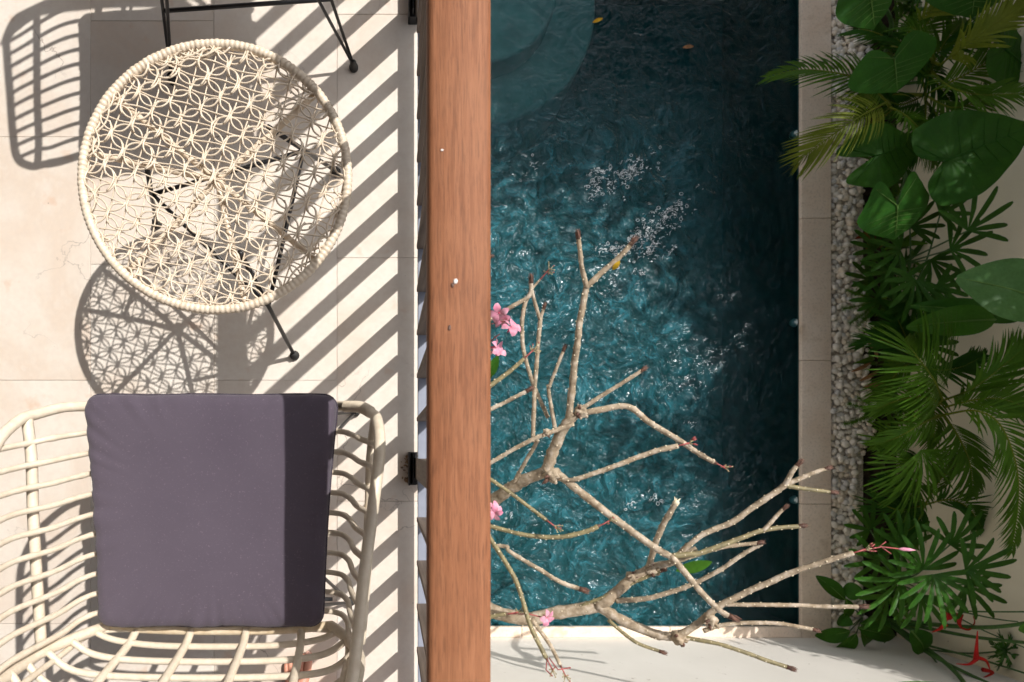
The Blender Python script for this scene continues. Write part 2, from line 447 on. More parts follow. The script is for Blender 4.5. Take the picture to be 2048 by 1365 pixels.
spot(911, 563, .0025, M['droppings'], (1, 1.2, .6), 'bird_dropping'); spot(884, 301, .0013, M['droppings'], (1.2, 1, .4), 'bird_dropping')
spot(905, 571, .0024, M['brownspot'], (1, 1.2, .3), 'dark_spot'); spot(899, 656, .002, M['brownspot'], (1, 1.6, .3), 'dark_spot')
ZB = .094
b = MB(); b.box(X0, X0 + .041, -2.4, 3.4, ZB - .011, ZB)
bevel(rp(b.build('bottom_rail', M['railmetal'], smooth=False)), .001, 1)
slat_y = []
for post in (-2, -1, 0, 1, 2):
    y0 = 937 - 919 * (post)
    slat_y += [y0 - 94 - 81.2 * k for k in range(10)]
me = None
for py in slat_y:
    y = fy(py)
    if not -2.3 < y < 3.3: continue
    if me is None:
        t = MB(); t.box(-.0225, .0225, -.0056, .0056, ZB + .0005, ZR - .0345); me = t.mesh('slat', M['timber'], False)
    o = bpy.data.objects.new('slat', me); COL.objects.link(o); o.parent = rail
    o.location = Vector((X0 + .0190, y, 0)) - rail.location; bevel(o, .001, 1)
for py in (937, 18, 937 + 919):
    y = fy(py)
    t = MB(); t.box(X0 - .004, X0 + .042, y - .028, y + .028, -.23, ZR - .0345)
    po = bevel(rp(t.build('post', M['timber'], smooth=False)), .002, 1)
    t = MB(); hx0, hx1 = fx(816), X_EDGE - .0005
    t.box(hx0, hx1, y - .045, y + .045, .001, .006); t.box(hx0, hx0 + .004, y - .045, y + .045, .006, .05)
    t.box(hx0 + .011, hx0 + .014, y - .040, y + .040, .006, .055)
    t.box(hx0, hx1 - .005, y + .041, y + .045, .006, .046); t.box(hx0, hx1 - .005, y - .045, y - .041, .006, .03)
    o = t.build('base_bracket', M['black'], smooth=False); o.parent = po
# rust-brown scrapes beside the middle bracket
t = MB()
for k in range(34):
    q = P(random.gauss(812, 3.5), random.uniform(912, 966), .0009); t.ball(q, random.uniform(.0012, .004), 7, 4, 0, (random.uniform(.5, 1.2), random.uniform(.6, 1.6), .12))
tag(rp(t.build('rust_stain', M['rust'])), kind='stuff')

# ------------------------------------------------------------------ rattan side table
TC = Vector((fx(525), fy(505), 0)); ZT = .44; TR = .268
tbl = empty('rattan_side_table', TC)
tag(tbl, 'round side table with a woven pale rattan top on black metal legs', 'side table')
def tp(o): o.parent = tbl; return o
# wrapped rim
b = MB(); pts = []; rad = []
nw = 168
for i in range(nw * 5):
    a = 2 * math.pi * i / (nw * 5); fr = (i % 5) / 5
    wob = noise.noise(Vector((math.cos(a) * 9, math.sin(a) * 9, 0)))
    pts.append((TR * math.cos(a), TR * math.sin(a), ZT + .0012 * wob))
    rad.append(.0082 + .0016 * math.sin(math.pi * fr) + .0008 * noise.noise(Vector((int(i / 5) * 1.7, 3, 1))))
b.loop(pts, rad, 10); tp(b.build('rim', M['weave']))
# woven strands
pu = .0635; th = R(-15)
U = Vector((math.cos(th), math.sin(th))); V = Vector((math.sin(-th), math.cos(th)))
RI = TR - .006
def strand(b, pts2, r=.0022, zo=0.0, ph=0.0, closed=False):
    run = []
    def flush(run):
        if len(run) > 3: b.tube(run, r, 6)
    for i, q in enumerate(pts2):
        if q.length < RI:
            run.append(Vector((q.x, q.y, ZT + zo + .0016 * math.sin(ph + i * .55))))
        else:
            if len(run) > 0:
                d = q.normalized() * (RI + .004); run.append(Vector((d.x, d.y, ZT + zo * .3)))
            flush(run); run = []
    flush(run)
b = MB(); NI = 11
for i in range(-NI, NI + 1):
    for j in range(-NI, NI + 1):
        jx = random.uniform(-.0011, .0011); jy = random.uniform(-.0011, .0011)
        c = U * (i * pu / 2 + jx) + V * (j * pu / 2 + jy)
        if c.length > RI + pu * .6: continue
        if (i + j) % 2:      # a ring between every two knots of a row
            ru = .485 * random.uniform(.98, 1.03); rv = .40 * random.uniform(.95, 1.05); tilt = random.uniform(-.07, .07)
            n = 30; ps = []
            for k in range(n + 1):
                a = 2 * math.pi * k / n + .3; ca, sa = math.cos(a), math.sin(a)
                x_ = math.copysign(abs(ca) ** .8, ca) * ru * pu; y_ = math.copysign(abs(sa) ** .95, sa) * rv * pu
                ps.append(c + U * (x_ - y_ * tilt) + V * (y_ + x_ * tilt))
            strand(b, ps, .0018, .0025, i)
        else:                # a short second strand hugging each knot
            s_ = random.choice((-1, 1)); ps = []
            for k in range(13):
                t = (k - 6) / 6
                ps.append(c + V * (t * pu * .33) + U * (s_ * (.0040 + .0065 * abs(t) ** 2.4)))
            strand(b, ps, .0018, .0045, 0)
for j in range(-2 * NI, 2 * NI + 1):
    ps = [U * (k * .008 - .36) + V * (j * pu / 2 + .0028 * math.sin(k * .40 + j * 1.7)) for k in range(91)]
    strand(b, ps, .0016, -.001, j)
    ps = [V * (k * .008 - .36) + U * (j * pu / 2 + .0012 * math.sin(k * .5 + j * 2)) for k in range(91)]
    strand(b, ps, .0015, -.0035, j)
# strands turned back along the rim
for k in range(46):
    a0 = random.uniform(0, 2 * math.pi); ln = random.uniform(.12, .34); r0 = RI - random.uniform(.004, .022)
    ps = [Vector((math.cos(a0 + ln * t), math.sin(a0 + ln * t))) * (r0 + .016 * abs(2 * t - 1) ** 2) for t in [q / 9 for q in range(10)]]
    strand(b, [p if p.length < RI else p.normalized() * (RI - .0005) for p in ps], .0019, random.uniform(0, .005), k)
tp(b.build('woven_top', M['weave']))
# rattan spokes beneath
for k, an in enumerate((77, 134, 192, 219, 319, 39)):
    a = -R(an); t = MB(); ps = []; rr = []
    for q in range(28):
        f = q / 27; ps.append((math.cos(a) * (TR - .006) * f, math.sin(a) * (TR - .006) * f, ZT - .012 - .004 * math.sin(f * 3.1)))
        rr.append(.0058 + (.0011 if q % 2 else 0))
    t.tube(ps, rr, 8); tp(t.build('spoke', M['weave']))
t = MB(); t.ball((0, 0, ZT - .017), .017, 12, 8, 0, (1, 1, .6)); tp(t.build('hub', M['weave']))
# three black legs with a triangular brace
feet = []; br = []
for an in (72.6, 195, 313):
    a = -R(an); d = Vector((math.cos(a), math.sin(a), 0))
    top = d * .152 + Vector((0, 0, ZT - .018)); ft = d * .301; mid = ft.lerp(top, .25 / ZT * .98)
    t = MB(); t.tube([top, ft + Vector((0, 0, .012))], .0055, 10); lg = tp(t.build('leg', M['black']))
    t = MB(); prof = [(0, .026), (.0065, .026), (.0075, .014), (.0125, .011), (.0135, .003), (.012, 0)]
    ps = [[Vector((ft.x + r_ * math.cos(q), ft.y + r_ * math.sin(q), z_)) for q in [2 * math.pi * i / 14 for i in range(14)]] for r_, z_ in prof]
    t.grid(ps, closed=True); f_ = t.build('foot', M['rubber']); f_.parent = lg
    br.append(mid)
for i in range(3):
    t = MB(); t.tube([br[i], br[(i + 1) % 3]], .0052, 8); tp(t.build('brace', M['black']))

# ------------------------------------------------------------------ rattan armchair (front is +y in its own frame)
def make_chair():
    root = empty('rattan_armchair')
    def cp(o): o.parent = root; return o
    rt = .0099
    side = [(.255, .205, .44), (.288, .200, .482), (.312, .184, .53), (.322, .168, .572), (.327, .118, .628), (.318, .035, .658), (.303, -.084, .684), (.291, -.198, .706), (.278, -.262, .722), (.235, -.315, .742), (.15, -.345, .758), (0, -.355, .764)]
    half = spline(side, 7)
    front = [(x, .205 + .012 * (1 - (x / .255) ** 2), .44) for x in [.255 - .051 * k for k in range(11)]]
    right = half[::-1]                       # back centre -> front right corner
    left = [(-x, y, z) for x, y, z in half]
    pts = right + front[1:-1] + left[:-1]
    b = MB(); b.loop(pts, rt, 12); cp(b.build('rim', M['chairrattan']))
    # wrapped bindings where the rim turns at the front
    for s in (1,):
        t = MB()
        for k in range(16):
            f = k / 16; q = half[int(f * 13)]; q2 = half[int(f * 13) + 1]; c = Vector(q).lerp(Vector(q2), (f * 13) % 1); d = (Vector(q2) - Vector(q)).normalized()
            c.x *= s; d.x *= s
            t.tube([c - d * .002, c, c + d * .002], [rt + .0004, rt + .0022, rt + .0004], 10, 0, False)
        cp(t.build('binding', M['chairrattan']))
    def rimpt(y):                            # rim on the right at depth y, sides only
        best = min(half[10:64], key=lambda q: abs(q[1] - y)); return best
    # ribs: across the seat and up both sides
    for k in range(11):
        y = .157 - .0418 * k * (1 - .004 * k)
        ye = y - .040
        rx, ry, rz = rimpt(ye)
        hw = .235 - .0009 * k
        arc = [(0, y, .436), (.12, y, .437), (hw, y - .002, .445), (hw + .032, y - .009, .475), (hw + .055 - .0015 * k, y - .020, .535), (min(rx, hw + .075), ye + .012, rz - .07), (rx - .001, ye, rz - .004)]
        sp = spline(arc, 5); full = [(-x, yy, z) for x, yy, z in sp[::-1]] + sp[1:]
        t = MB(); ph_ = random.uniform(0, 6)
        t.tube(full, [.0056 * (1 + .06 * noise.noise(Vector((q * .5, k * 3.1, 0))) + (.13 if (q + k * 3) % 11 == 0 else 0)) for q in range(len(full))], 8); r_ = cp(t.build('rib', M['chairrattan']))
    # long tubes under the ribs: seat sides and bend
    for s in (-1, 1):
        t = MB(); ps = spline([(s * .318, .172, .552), (s * .310, .10, .552), (s * .307, 0, .552), (s * .300, -.12, .552), (s * .290, -.235, .556)], 6)
        t.tube(ps, .0098, 10); cp(t.build('side_rail', M['chairrattan']))
        t = MB(); t.tube(spline([(s * .20, .21, .43), (s * .20, 0, .425), (s * .19, -.24, .43)], 6), .0095, 8); cp(t.build('seat_rail', M['chairrattan']))
        t = MB(); t.tube(spline([(s * .225, -.238, .438), (s * .262, -.244, .50), (s * .290, -.252, .58), (s * .288, -.262, .705)], 6), .0105, 10); cp(t.build('back_post', M['chairrattan']))
    t = MB(); t.tube(spline([(-.225, -.238, .438), (-.1, -.248, .434), (.1, -.248, .434), (.225, -.238, .438)], 6), .0095, 10); cp(t.build('rear_rail', M['rattan']))
    for k in range(4):
        x = -.168 + .111 * k
        t = MB(); t.tube(spline([(x, -.246, .438), (x * 1.02, -.268, .47), (x * 1.04, -.292, .56), (x * 1.05, -.315, .66), (x * 1.04, -.349 + abs(x) * .05, .755)], 5), .0082, 8); cp(t.build('upright', M['chairrattan']))
    for k in range(7):
        z = .463 + .046 * k; yb = -.270 - .0135 * k * (1 - .02 * k)
        e = .24 + .010 * k - (.0012 * k * k); f = min(1, (z - .438) / .142)
        xe = .228 + .062 * f - max(0, z - .6) * .05
        t = MB(); t.tube(spline([(-xe, -.241 - .012 * f, z), (-xe * .82, yb + .010, z), (-xe * .4, yb - .001, z), (xe * .4, yb - .001, z), (xe * .82, yb + .010, z), (xe, -.241 - .012 * f, z)], 6), .0066, 8)
        cp(t.build('back_rib', M['chairrattan']))
    # black hairpin legs, a stretcher between each pair
    def leg(x, y, a1, a2):
        t = MB(); ft = Vector((x, y, .016))
        for a in (a1, a2): t.tube([ft, Vector(a)], .0042, 8)
        lg = cp(t.build('leg', M['black']))
        t = MB(); prof = [(.0035, .034), (.0085, .027), (.0095, .014), (.0125, .010), (.0125, .002), (.009, 0)]
        t.grid([[Vector((x + r_ * math.cos(q), y + r_ * math.sin(q), z_)) for q in [2 * math.pi * i / 14 for i in range(14)]] for r_, z_ in prof], closed=True)
        o = t.build('foot', M['rubber']); o.parent = lg
    for s in (-1, 1):
        leg(s * .251, .224, (s * .113, .180, .425), (s * .14, .054, .425))
        leg(s * .238, -.30, (s * .115, -.21, .425), (s * .14, -.08, .425))
    t = MB(); t.tube([(-.209, .160, .17), (.209, .160, .17)], .0052, 8); cp(t.build('stretcher', M['black']))
    t = MB(); t.tube([(-.2, -.26, .14), (.2, -.26, .14)], .0052, 8); cp(t.build('stretcher', M['black']))
    t = MB()
    for x in (-.125, .125): t.tube([(x, .19, .425), (x, -.22, .425)], .006, 8)
    t.tube([(-.14, .12, .425), (.14, .12, .425)], .006, 8); t.tube([(-.14, -.14, .425), (.14, -.14, .425)], .006, 8)
    cp(t.build('underframe', M['black']))
    return root
chair = make_chair()
chair.location = (fx(531), fy(986), 0)
tag(chair, 'whitewashed rattan armchair holding the plum cushion, nearest to the viewer', 'armchair', 'rattan armchairs on the terrace')
def copy_tree(o, parent=None):
    c = o.copy(); COL.objects.link(c); c.parent = parent
    for ch in o.children: copy_tree(ch, c)
    return c
chair2 = copy_tree(chair)
chair2.location = (fx(516), fy(-10), 0); chair2.rotation_euler = (0, 0, R(184))
tag(chair2, 'rattan armchair across the table, only its black legs in view', 'armchair', 'rattan armchairs on the terrace')

def make_cushion(name, hw_f, hw_b, yf, yb, z0, z1):
    """pillow: ring outline with rounded corners, lofted"""
    cr = .027; out = []
    def corner(cx, cy, a0):
        for k in range(9):
            a = a0 + math.pi / 2 * k / 8; out.append((cx + cr * math.cos(a), cy + cr * math.sin(a)))
    corner(hw_f - cr, yf - cr, 0); 
    for k in range(1, 16): out.append(((hw_f - cr) * (1 - 2 * k / 16), yf + .0010 * math.sin(k * .9)))
    corner(-hw_f + cr, yf - cr, math.pi / 2)
    for k in range(1, 16):
        f = k / 16; out.append((-(hw_f + (hw_b - hw_f) * f) + .004 * math.sin(math.pi * f), (yf - cr) + (yb - yf + 2 * cr) * f))
    corner(-hw_b + cr, yb + cr, math.pi)
    for k in range(1, 16): out.append((-(hw_b - cr) * (1 - 2 * k / 16), yb - .0015 * math.sin(k * 1.1)))
    corner(hw_b - cr, yb + cr, 1.5 * math.pi)
    for k in range(1, 16):
        f = k / 16; out.append(((hw_b + (hw_f - hw_b) * f) - .004 * math.sin(math.pi * f), (yb + cr) + (yf - yb - 2 * cr) * f))
    # resample densely so that puckers along the seam can show
    n = 240; per = []; acc = 0; L = [0]
    for i in range(len(out)):
        q0, q1 = out[i], out[(i + 1) % len(out)]; acc += math.hypot(q1[0] - q0[0], q1[1] - q0[1]); L.append(acc)
    j = 0
    for i in range(n):
        d = acc * i / n
        while L[j + 1] < d: j += 1
        f = (d - L[j]) / (L[j + 1] - L[j]); q0, q1 = out[j], out[(j + 1) % len(out)]
        per.append((q0[0] + (q1[0] - q0[0]) * f, q0[1] + (q1[1] - q0[1]) * f))
    cy = (yf + yb) / 2; b = MB(); rows = []
    hz = (z1 - z0)
    levels = [(0, 0), (.5, 0), (.9, .03), (.965, .16), (.99, .34), (1.0, .5), (.994, .68), (.98, .84), (.955, .94), (.9, .985), (.75, 1.0), (.5, 1.01), (.25, 1.015), (0, 1.015)]
    for sc, zf in levels:
        row = []
        for i, (x, y) in enumerate(per):
            edge = max(0, 1 - abs(sc - .95) / .12)
            puck = edge * .0030 * (noise.noise(Vector((x * 60, y * 60, 1))) + .7 * max(0, noise.noise(Vector((x * 110, y * 110, 4))) - .25) * 4 * (1 if (y < cy or x < -.1) else .3))
            soft = .0035 * noise.noise(Vector((x * sc * 7, y * sc * 7, 2)))
            row.append(Vector((x * sc * (1 - puck * 2), cy + (y - cy) * sc * (1 - puck * 2), z0 + hz * zf + (soft - puck * 1.5 if zf > .5 else 0))))
        rows.append(row)
    b.grid(rows, closed=True)
    c = b.build(name, M['fabric'])
    t = MB(); t.loop([(x * 1.001, cy + (y - cy) * 1.001, z0 + hz * .5) for x, y in per], .0022, 6)
    o = t.build('piping', M['piping']); o.parent = c
    return c
cu = make_cushion('seat_cushion', .2455, .2185, .2255, -.228, .4465, .499)
cu.location = (chair.location.x - .0045, chair.location.y, 0)
tag(cu, 'plum seat cushion in the near armchair, striped by the handrail shadow', 'cushion', 'seat cushions')
cu2 = copy_tree(cu); cu2.location = chair2.location + Vector((0, -.03, 0)); cu2.rotation_euler = chair2.rotation_euler
tag(cu2, 'plum seat cushion in the far armchair, just beyond the upper edge', 'cushion', 'seat cushions')

# ------------------------------------------------------------------ person behind the near chair: toes show through the back
def make_person():
    me = bpy.data.meshes.new('person'); V_ = []; E_ = []; RD = []
    def v(x, y, z, r, link=None):
        V_.append((x, y, z)); RD.append(r); i = len(V_) - 1
        if link is not None: E_.append((link, i))
        return i
    px_, py_ = -.165, -.79
    pel = v(px_, py_, .93, (.15, .11)); w1 = v(px_, py_, 1.08, (.135, .10), pel); ch = v(px_, py_ - .01, 1.28, (.155, .105), w1)
    nk0 = v(px_, py_ - .01, 1.42, (.075, .07), ch); nk = v(px_, py_, 1.49, (.05, .05), nk0); hd = v(px_, py_ + .015, 1.58, (.07, .085), nk); v(px_, py_ + .01, 1.67, (.055, .065), hd)
    for s, fxo, fyo in ((-1, -.252, -.60), (1, -.06, -.715)):
        hip = v(px_ + s * .085, py_, .86, (.085, .09), pel); kn = v((px_ + s * .085 + fxo) / 2, py_ + .02, .49, (.056, .058), hip)
        an = v(fxo, fyo - .155, .09, (.034, .038), kn); hl = v(fxo, fyo - .165, .035, (.030, .032), an)
        mid = v(fxo + .004 * s, fyo - .08, .045, (.036, .026), hl); ball = v(fxo + .006 * s, fyo - .03, .024, (.040, .018), mid)
        big = -s
        for k, (dx, ln, r) in enumerate(((.032, .050, .0125), (.012, .048, .0088), (-.004, .040, .0082), (-.018, .031, .0078), (-.030, .020, .0074))):
            t0 = v(fxo + big * dx * .85, fyo - .012 - .004 * k, .019, (r * 1.1, r), ball)
            t1 = v(fxo + big * dx, fyo + ln * .55, .0175, (r * .92, r * .9), t0); v(fxo + big * dx * .98, fyo + ln, .0115, (r, r * .85), t1)
        sh = v(px_ + s * .165, py_ - .01, 1.38, (.055, .055), ch); el = v(px_ + s * .235, py_ - .02, 1.10, (.04, .04), sh)
        wr = v(px_ + s * .20, py_ + .10, .93, (.026, .024), el); pm = v(px_ + s * .185, py_ + .155, .90, (.030, .018), wr)
        for k in range(4):
            a = v(px_ + s * (.205 - .013 * k), py_ + .20 + .004 * (k in (1, 2)), .885, (.0088, .0088), pm)
            v(px_ + s * (.203 - .013 * k), py_ + .225, .86, (.008, .008), a)
        a = v(px_ + s * .15, py_ + .16, .905, (.010, .010), pm); v(px_ + s * .14, py_ + .195, .895, (.009, .009), a)
    me.from_pydata(V_, E_, []); me.update()
    o = bpy.data.objects.new('person', me); COL.objects.link(o)
    bm = bmesh.new(); bm.from_mesh(me); ly = bm.verts.layers.skin.verify(); bm.verts.ensure_lookup_table()
    for i, q in enumerate(bm.verts): q[ly].radius = RD[i]; q[ly].use_root = (i == 0)
    bm.to_mesh(me); bm.free(); me.materials.append(M['skin'])
    m = o.modifiers.new('skin', 'SKIN'); m.use_smooth_shade = True; m.branch_smoothing = .3
    o.modifiers.new('sub', 'SUBSURF').levels = 2; o.modifiers['sub'].render_levels = 2
    # shirt, shorts, hair, nails
    t = MB(); rows = []
    for z, rx, ry in ((.90, .175, .135), (1.05, .16, .125), (1.25, .178, .128), (1.38, .18, .11), (1.44, .085, .08)):
        rows.append([Vector((px_ + rx * math.cos(a), py_ + ry * math.sin(a), z)) for a in [2 * math.pi * i / 24 for i in range(24)]])
    t.grid(rows, closed=True)
    for s in (-1, 1): t.tube([(px_ + s * .14, py_ - .01, 1.38), (px_ + s * .20, py_ - .015, 1.26)], [.075, .065], 14, 0, False)
    q = t.build('shirt', M['shirt']); q.parent = o
    t = MB()
    for s in (-1, 1): t.tube([(px_ + s * .07, py_, .95), (px_ + s * .085, py_, .80), (px_ + s * .09, py_ + .01, .62)], [.125, .115, .10], 18, 0, False)
    q = t.build('shorts', M['shorts']); q.parent = o
    t = MB(); t.ball((px_, py_ - .005, 1.64), .098, 18, 12, 0, (.86, 1, .95)); q = t.build('hair', M['hair']); q.parent = o
    for dx, ln, r in ((.032, .050, .0085), (.012, .048, .0058), (-.004, .040, .0052), (-.018, .031, .005)):
        t = MB(); t.ball((-.252 + dx, -.60 + ln - .002, .0212 if dx > .03 else .0192), r, 10, 6, 0, (.9, .9, .3)); q = t.build('toenail', M['nail']); q.parent = o
    return o
person = make_person()
tag(person, 'barefoot person standing behind the near armchair, toes showing through its back', 'person')

# ------------------------------------------------------------------ pool
ZW = -2.36
PX0, PX1 = .40, P(1607, 0, ZG).x
PY0, PY1 = P(0, 1257, ZG).y, 3.75
ZF = -3.25
b = MB(); b.box(PX0, PX1, PY0, PY1, ZF - .1, ZF)
tag(b.build('pool_floor', M['poolfloor'], smooth=False), kind='structure')
b = MB()
b.box(PX1 + .001, PX1 + .15, PY0 - .15, PY1 + .15, ZF - .1, ZG - .031); b.box(PX0 - .15, PX0 - .001, PY0 - .15, PY1 + .15, ZF - .1, ZG - .031)
b.box(PX0, PX1, PY0 - .15, PY0 - .001, ZF - .1, ZG - .031); b.box(PX0, PX1, PY1 + .001, PY1 + .15, ZF - .1, ZG - .031)
tag(b.build('pool_walls', M['poolwall'], smooth=False), kind='structure')
sc_ = P(955, 15, -2.6)
for nm, r_, z_, zb_ in (('pool_step', .53, -2.405, ZF + .001), ('pool_step', .86, -2.60, ZF + .002)):
    t = MB(); rows = []
    for rr, zz in ((r_, zb_), (r_, z_ - .02), (r_ - .006, z_ - .006), (r_ - .02, z_), (r_ * .5, z_), (.001, z_)):
        rows.append([Vector((max(PX0 + .002, sc_.x + rr * math.cos(a)), min(PY1 - .002, sc_.y + rr * math.sin(a)), zz)) for a in [2 * math.pi * i / 72 for i in range(72)]])
    t.grid(rows, closed=True); tag(t.build(nm, M['poolstep']), kind='structure')
# water: gently heaving sheet
b = MB(); nxg, nyg = 120, 240
rows = []
for j in range(nyg + 1):
    y = PY0 + (PY1 - PY0) * j / nyg; row = []
    for i in range(nxg + 1):
        x = PX0 + (PX1 - PX0) * i / nxg
        calm = max(.15, 1 - max(0, (x - 2.1)) * 1.6) * max(.2, min(1, (2.9 - y) * 1.2))
        ring = math.hypot(x - 1.85, y - .1)
        h = .010 * noise.noise(Vector((x * 6, y * 6, 0))) + .006 * noise.noise(Vector((x * 14, y * 14, 3))) + .0035 * math.sin(ring * 62) * math.exp(-ring * 1.6)
        row.append(Vector((x, y, ZW + h * calm)))
    rows.append(row)
b.grid(rows)
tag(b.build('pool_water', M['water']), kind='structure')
# foam bubbles, with sun glints modelled as thin white streaks
t = MB()
def bubble(px, py, big=1.0):
    q = P(px, py, ZW + .008); r_ = random.uniform(.004, .0125) * big
    if random.random() < .15:
        n = 10; ex = random.uniform(.7, 1.3); t.loop([(q.x + r_ * ex * math.cos(a) * (1 + .2 * noise.noise(Vector((px + k, py, 0)))), q.y + r_ / ex * math.sin(a), q.z) for k, a in enumerate([2 * math.pi * k / n for k in range(n)])], .0013, 4)
    else:
        
        a = random.gauss(.55, .6); ln = random.uniform(.006, .02); d = Vector((math.cos(a), math.sin(a), 0)) * ln; o_ = Vector((random.gauss(0, .010), random.gauss(0, .008), .001))
        t.tube([q + o_ - d, q + o_ + Vector((-d.y, d.x, 0)) * .25, q + o_ + d], [.0004, .0015, .0004], 5)
        for k in range(2): t.ball(q + Vector((random.gauss(0, .011), random.gauss(0, .009), 0)), r_ * random.uniform(.15, .45), 5, 4, 0, (random.uniform(.8, 1.6), 1, .4))
def cluster(n, cx, cy, sx, sy, ang=0, big=1):
    for k in range(n):
        u, v_ = random.gauss(0, sx), random.gauss(0, sy); bubble(cx + u * math.cos(ang) - v_ * math.sin(ang), cy + u * math.sin(ang) + v_ * math.cos(ang), big)
cluster(75, 1268, 337, 26, 12, -.55); cluster(26, 1188, 376, 8, 16); cluster(16, 1222, 372, 16, 10); cluster(20, 1200, 345, 14, 8, -.3)
cluster(120, 1305, 462, 44, 15, -.75); cluster(26, 1350, 418, 26, 6, -.7); cluster(34, 1222, 500, 16, 7); cluster(24, 1290, 500, 20, 12); cluster(9, 1282, 552, 6, 8); cluster(7, 1342, 505, 5, 7)
cluster(9, 1060, 325, 10, 12, 0, .8); cluster(10, 1316, 1000, 12, 5); cluster(6, 1262, 1012, 8, 5, 0, .7); cluster(5, 1378, 845, 6, 5, 0, .7); cluster(5, 1020, 1030, 8, 8, 0, .7)
tag(t.build('foam', M['foam']), 'white bubbles and added glint streaks in patches on the pool water', 'foam', kind='stuff')
# drifting leaves
for px, py, an, lb in ((1195, 42, .4, 'small yellow leaf floating on the water near the pool steps'), (1376, 95, .1, 'small brown leaf floating alone on the dark water')):
    t = MB(); q = P(px, py, ZW + .009); rows = []
    for i in range(7):
        f = i / 6; wd = .013 * math.sin(math.pi * min(1, f * .96 + .02)) ** .8
        c = Vector((math.cos(an) * (f - .5) * .075, math.sin(an) * (f - .5) * .075, .003 * math.sin(f * 3))); n_ = Vector((-math.sin(an), math.cos(an), 0))
        rows.append([q + c + n_ * wd + Vector((0, 0, .004)), q + c, q + c - n_ * wd + Vector((0, 0, .004))])
    t.grid(rows); tag(t.build('floating_leaf', M['yellow'] if px < 1300 else M['drypod']), lb, 'leaf')
# white fittings on the right-hand pool wall
for py, lb in ((270, 'highest'), (646, 'middle'), (1000, 'lowest')):
    t = MB(); zc = ZW - .022; y = P(1578, py, zc).y
    for r_, x0, x1 in ((.030, .0, .008), (.024, .008, .020), (.018, .020, .030)):
        t.tube([(PX1 - x0, y, zc), (PX1 - x1, y, zc)], r_, 16)
    tag(t.build('pool_fitting', M['lamp']), 'small round white fitting in the right-hand pool wall, %s in the photo of three' % lb, 'pool fitting', 'fittings in the pool wall')

# ------------------------------------------------------------------ coping, bed, pebbles, walls
XC1 = P(1663, 0, ZG).x; XW = 3.46; YS = P(0, 1276, ZG).y
cop = tag(empty('pool_coping', (PX1, 0, ZG)), kind='structure')
ycuts = [YS - .02, -.35, .62, 1.58, 2.5, 3.75]
for a, c in zip(ycuts, ycuts[1:]):
    t = MB(); t.box(PX1 - .012, XC1, a + .0015, c - .0015, ZG - .03, ZG); bevel(rel(t.build('coping_stone', M['coping'], smooth=False), cop), .004, 2)
xs = [PX0 - .2, .9, 1.9, PX1 - .0135]
for a, c in zip(xs, xs[1:]):
    t = MB(); t.box(a + .0015, c - .0015, YS, PY0 + .008, ZG - .03, ZG); bevel(rel(t.build('coping_stone', M['coping'], smooth=False), cop), .004, 2)
t = MB(); t.box(XC1 + .002, XW - .001, YS + .001, 7, ZG - .4, ZG - .035)
tag(t.build('planting_bed', M['soil'], smooth=False), kind='structure')
# ground reaching away beyond the walls
t = MB(); t.box(-60, PX0 - .155, -60, 60, ZF - .6, ZG - .13); t.box(XW + .18, 60, -60, 60, ZF - .6, ZG - .13); t.box(PX0 - .154, XW + .179, PY1 + .152, 60, ZF - .6, ZG - .45); t.box(PX0 - .154, XW + .179, -60, YS - .17, ZF - .6, ZG - .13)
tag(t.build('ground', M['soil'], smooth=False), kind='structure')
ZTOP = -.72
t = MB(); t.box(XW, XW + .16, YS - .16, 7, ZG - .4, ZTOP)
tag(bevel(t.build('garden_wall', M['wall'], smooth=False), .006), 'cream rendered garden wall behind the tropical plants', 'wall')
t = MB(); t.box(-.3, XW - .001, YS - .16, YS - .001, ZG - .4, -.75)
tag(bevel(t.build('pool_end_wall', M['wallwhite'], smooth=False), .006), 'sunlit off-white wall closing the near end of the pool', 'wall')
def hedge():  # unseen hedge, added to break up the wall's shadow edge on the pool
    root = empty('shadow_hedge', (XW + .08, 0, ZTOP)); tag(root, 'unseen leafy hedge added on the garden wall to soften its shadow', 'hedge')
    t = MB()
    for k in range(10500):
        y = random.uniform(YS - .1, 6.5); top = .46 + .18 * math.sin(y * 2.3) + .14 * math.sin(y * 5.1 + 1) + .10 * math.sin(y * 11.3)
        f = random.random() ** 1.25; p = Vector((random.gauss(.05, .09), y, f * max(.12, top)))
        d = Vector((random.gauss(0, 1), random.gauss(0, 1), random.gauss(0, .6))).normalized(); s_ = d.orthogonal().normalized(); ll = random.uniform(.05, .095); bs = len(t.v)
        t.v += [tuple(p), tuple(p + d * ll * .5 + s_ * ll * .24), tuple(p + d * ll), tuple(p + d * ll * .5 - s_ * ll * .24)]; t.f.append((bs, bs + 1, bs + 2, bs + 3)); t.m.append(0)
    t.build('foliage', M['treeleaf'], root, smooth=False)['kind'] = 'stuff'
    t = MB()
    for k in range(46):
        y = YS + k * .165; p = Vector((random.uniform(0, .05), y, 0)); t.tube([p, p + Vector((random.uniform(-.04, .08), random.uniform(-.08, .08), .2)), p + Vector((random.uniform(-.06, .12), random.uniform(-.15, .15), random.uniform(.3, .5)))], [.008, .006, .002], 5)
    t.build('twigs', M['trunk'], root)['kind'] = 'stuff'
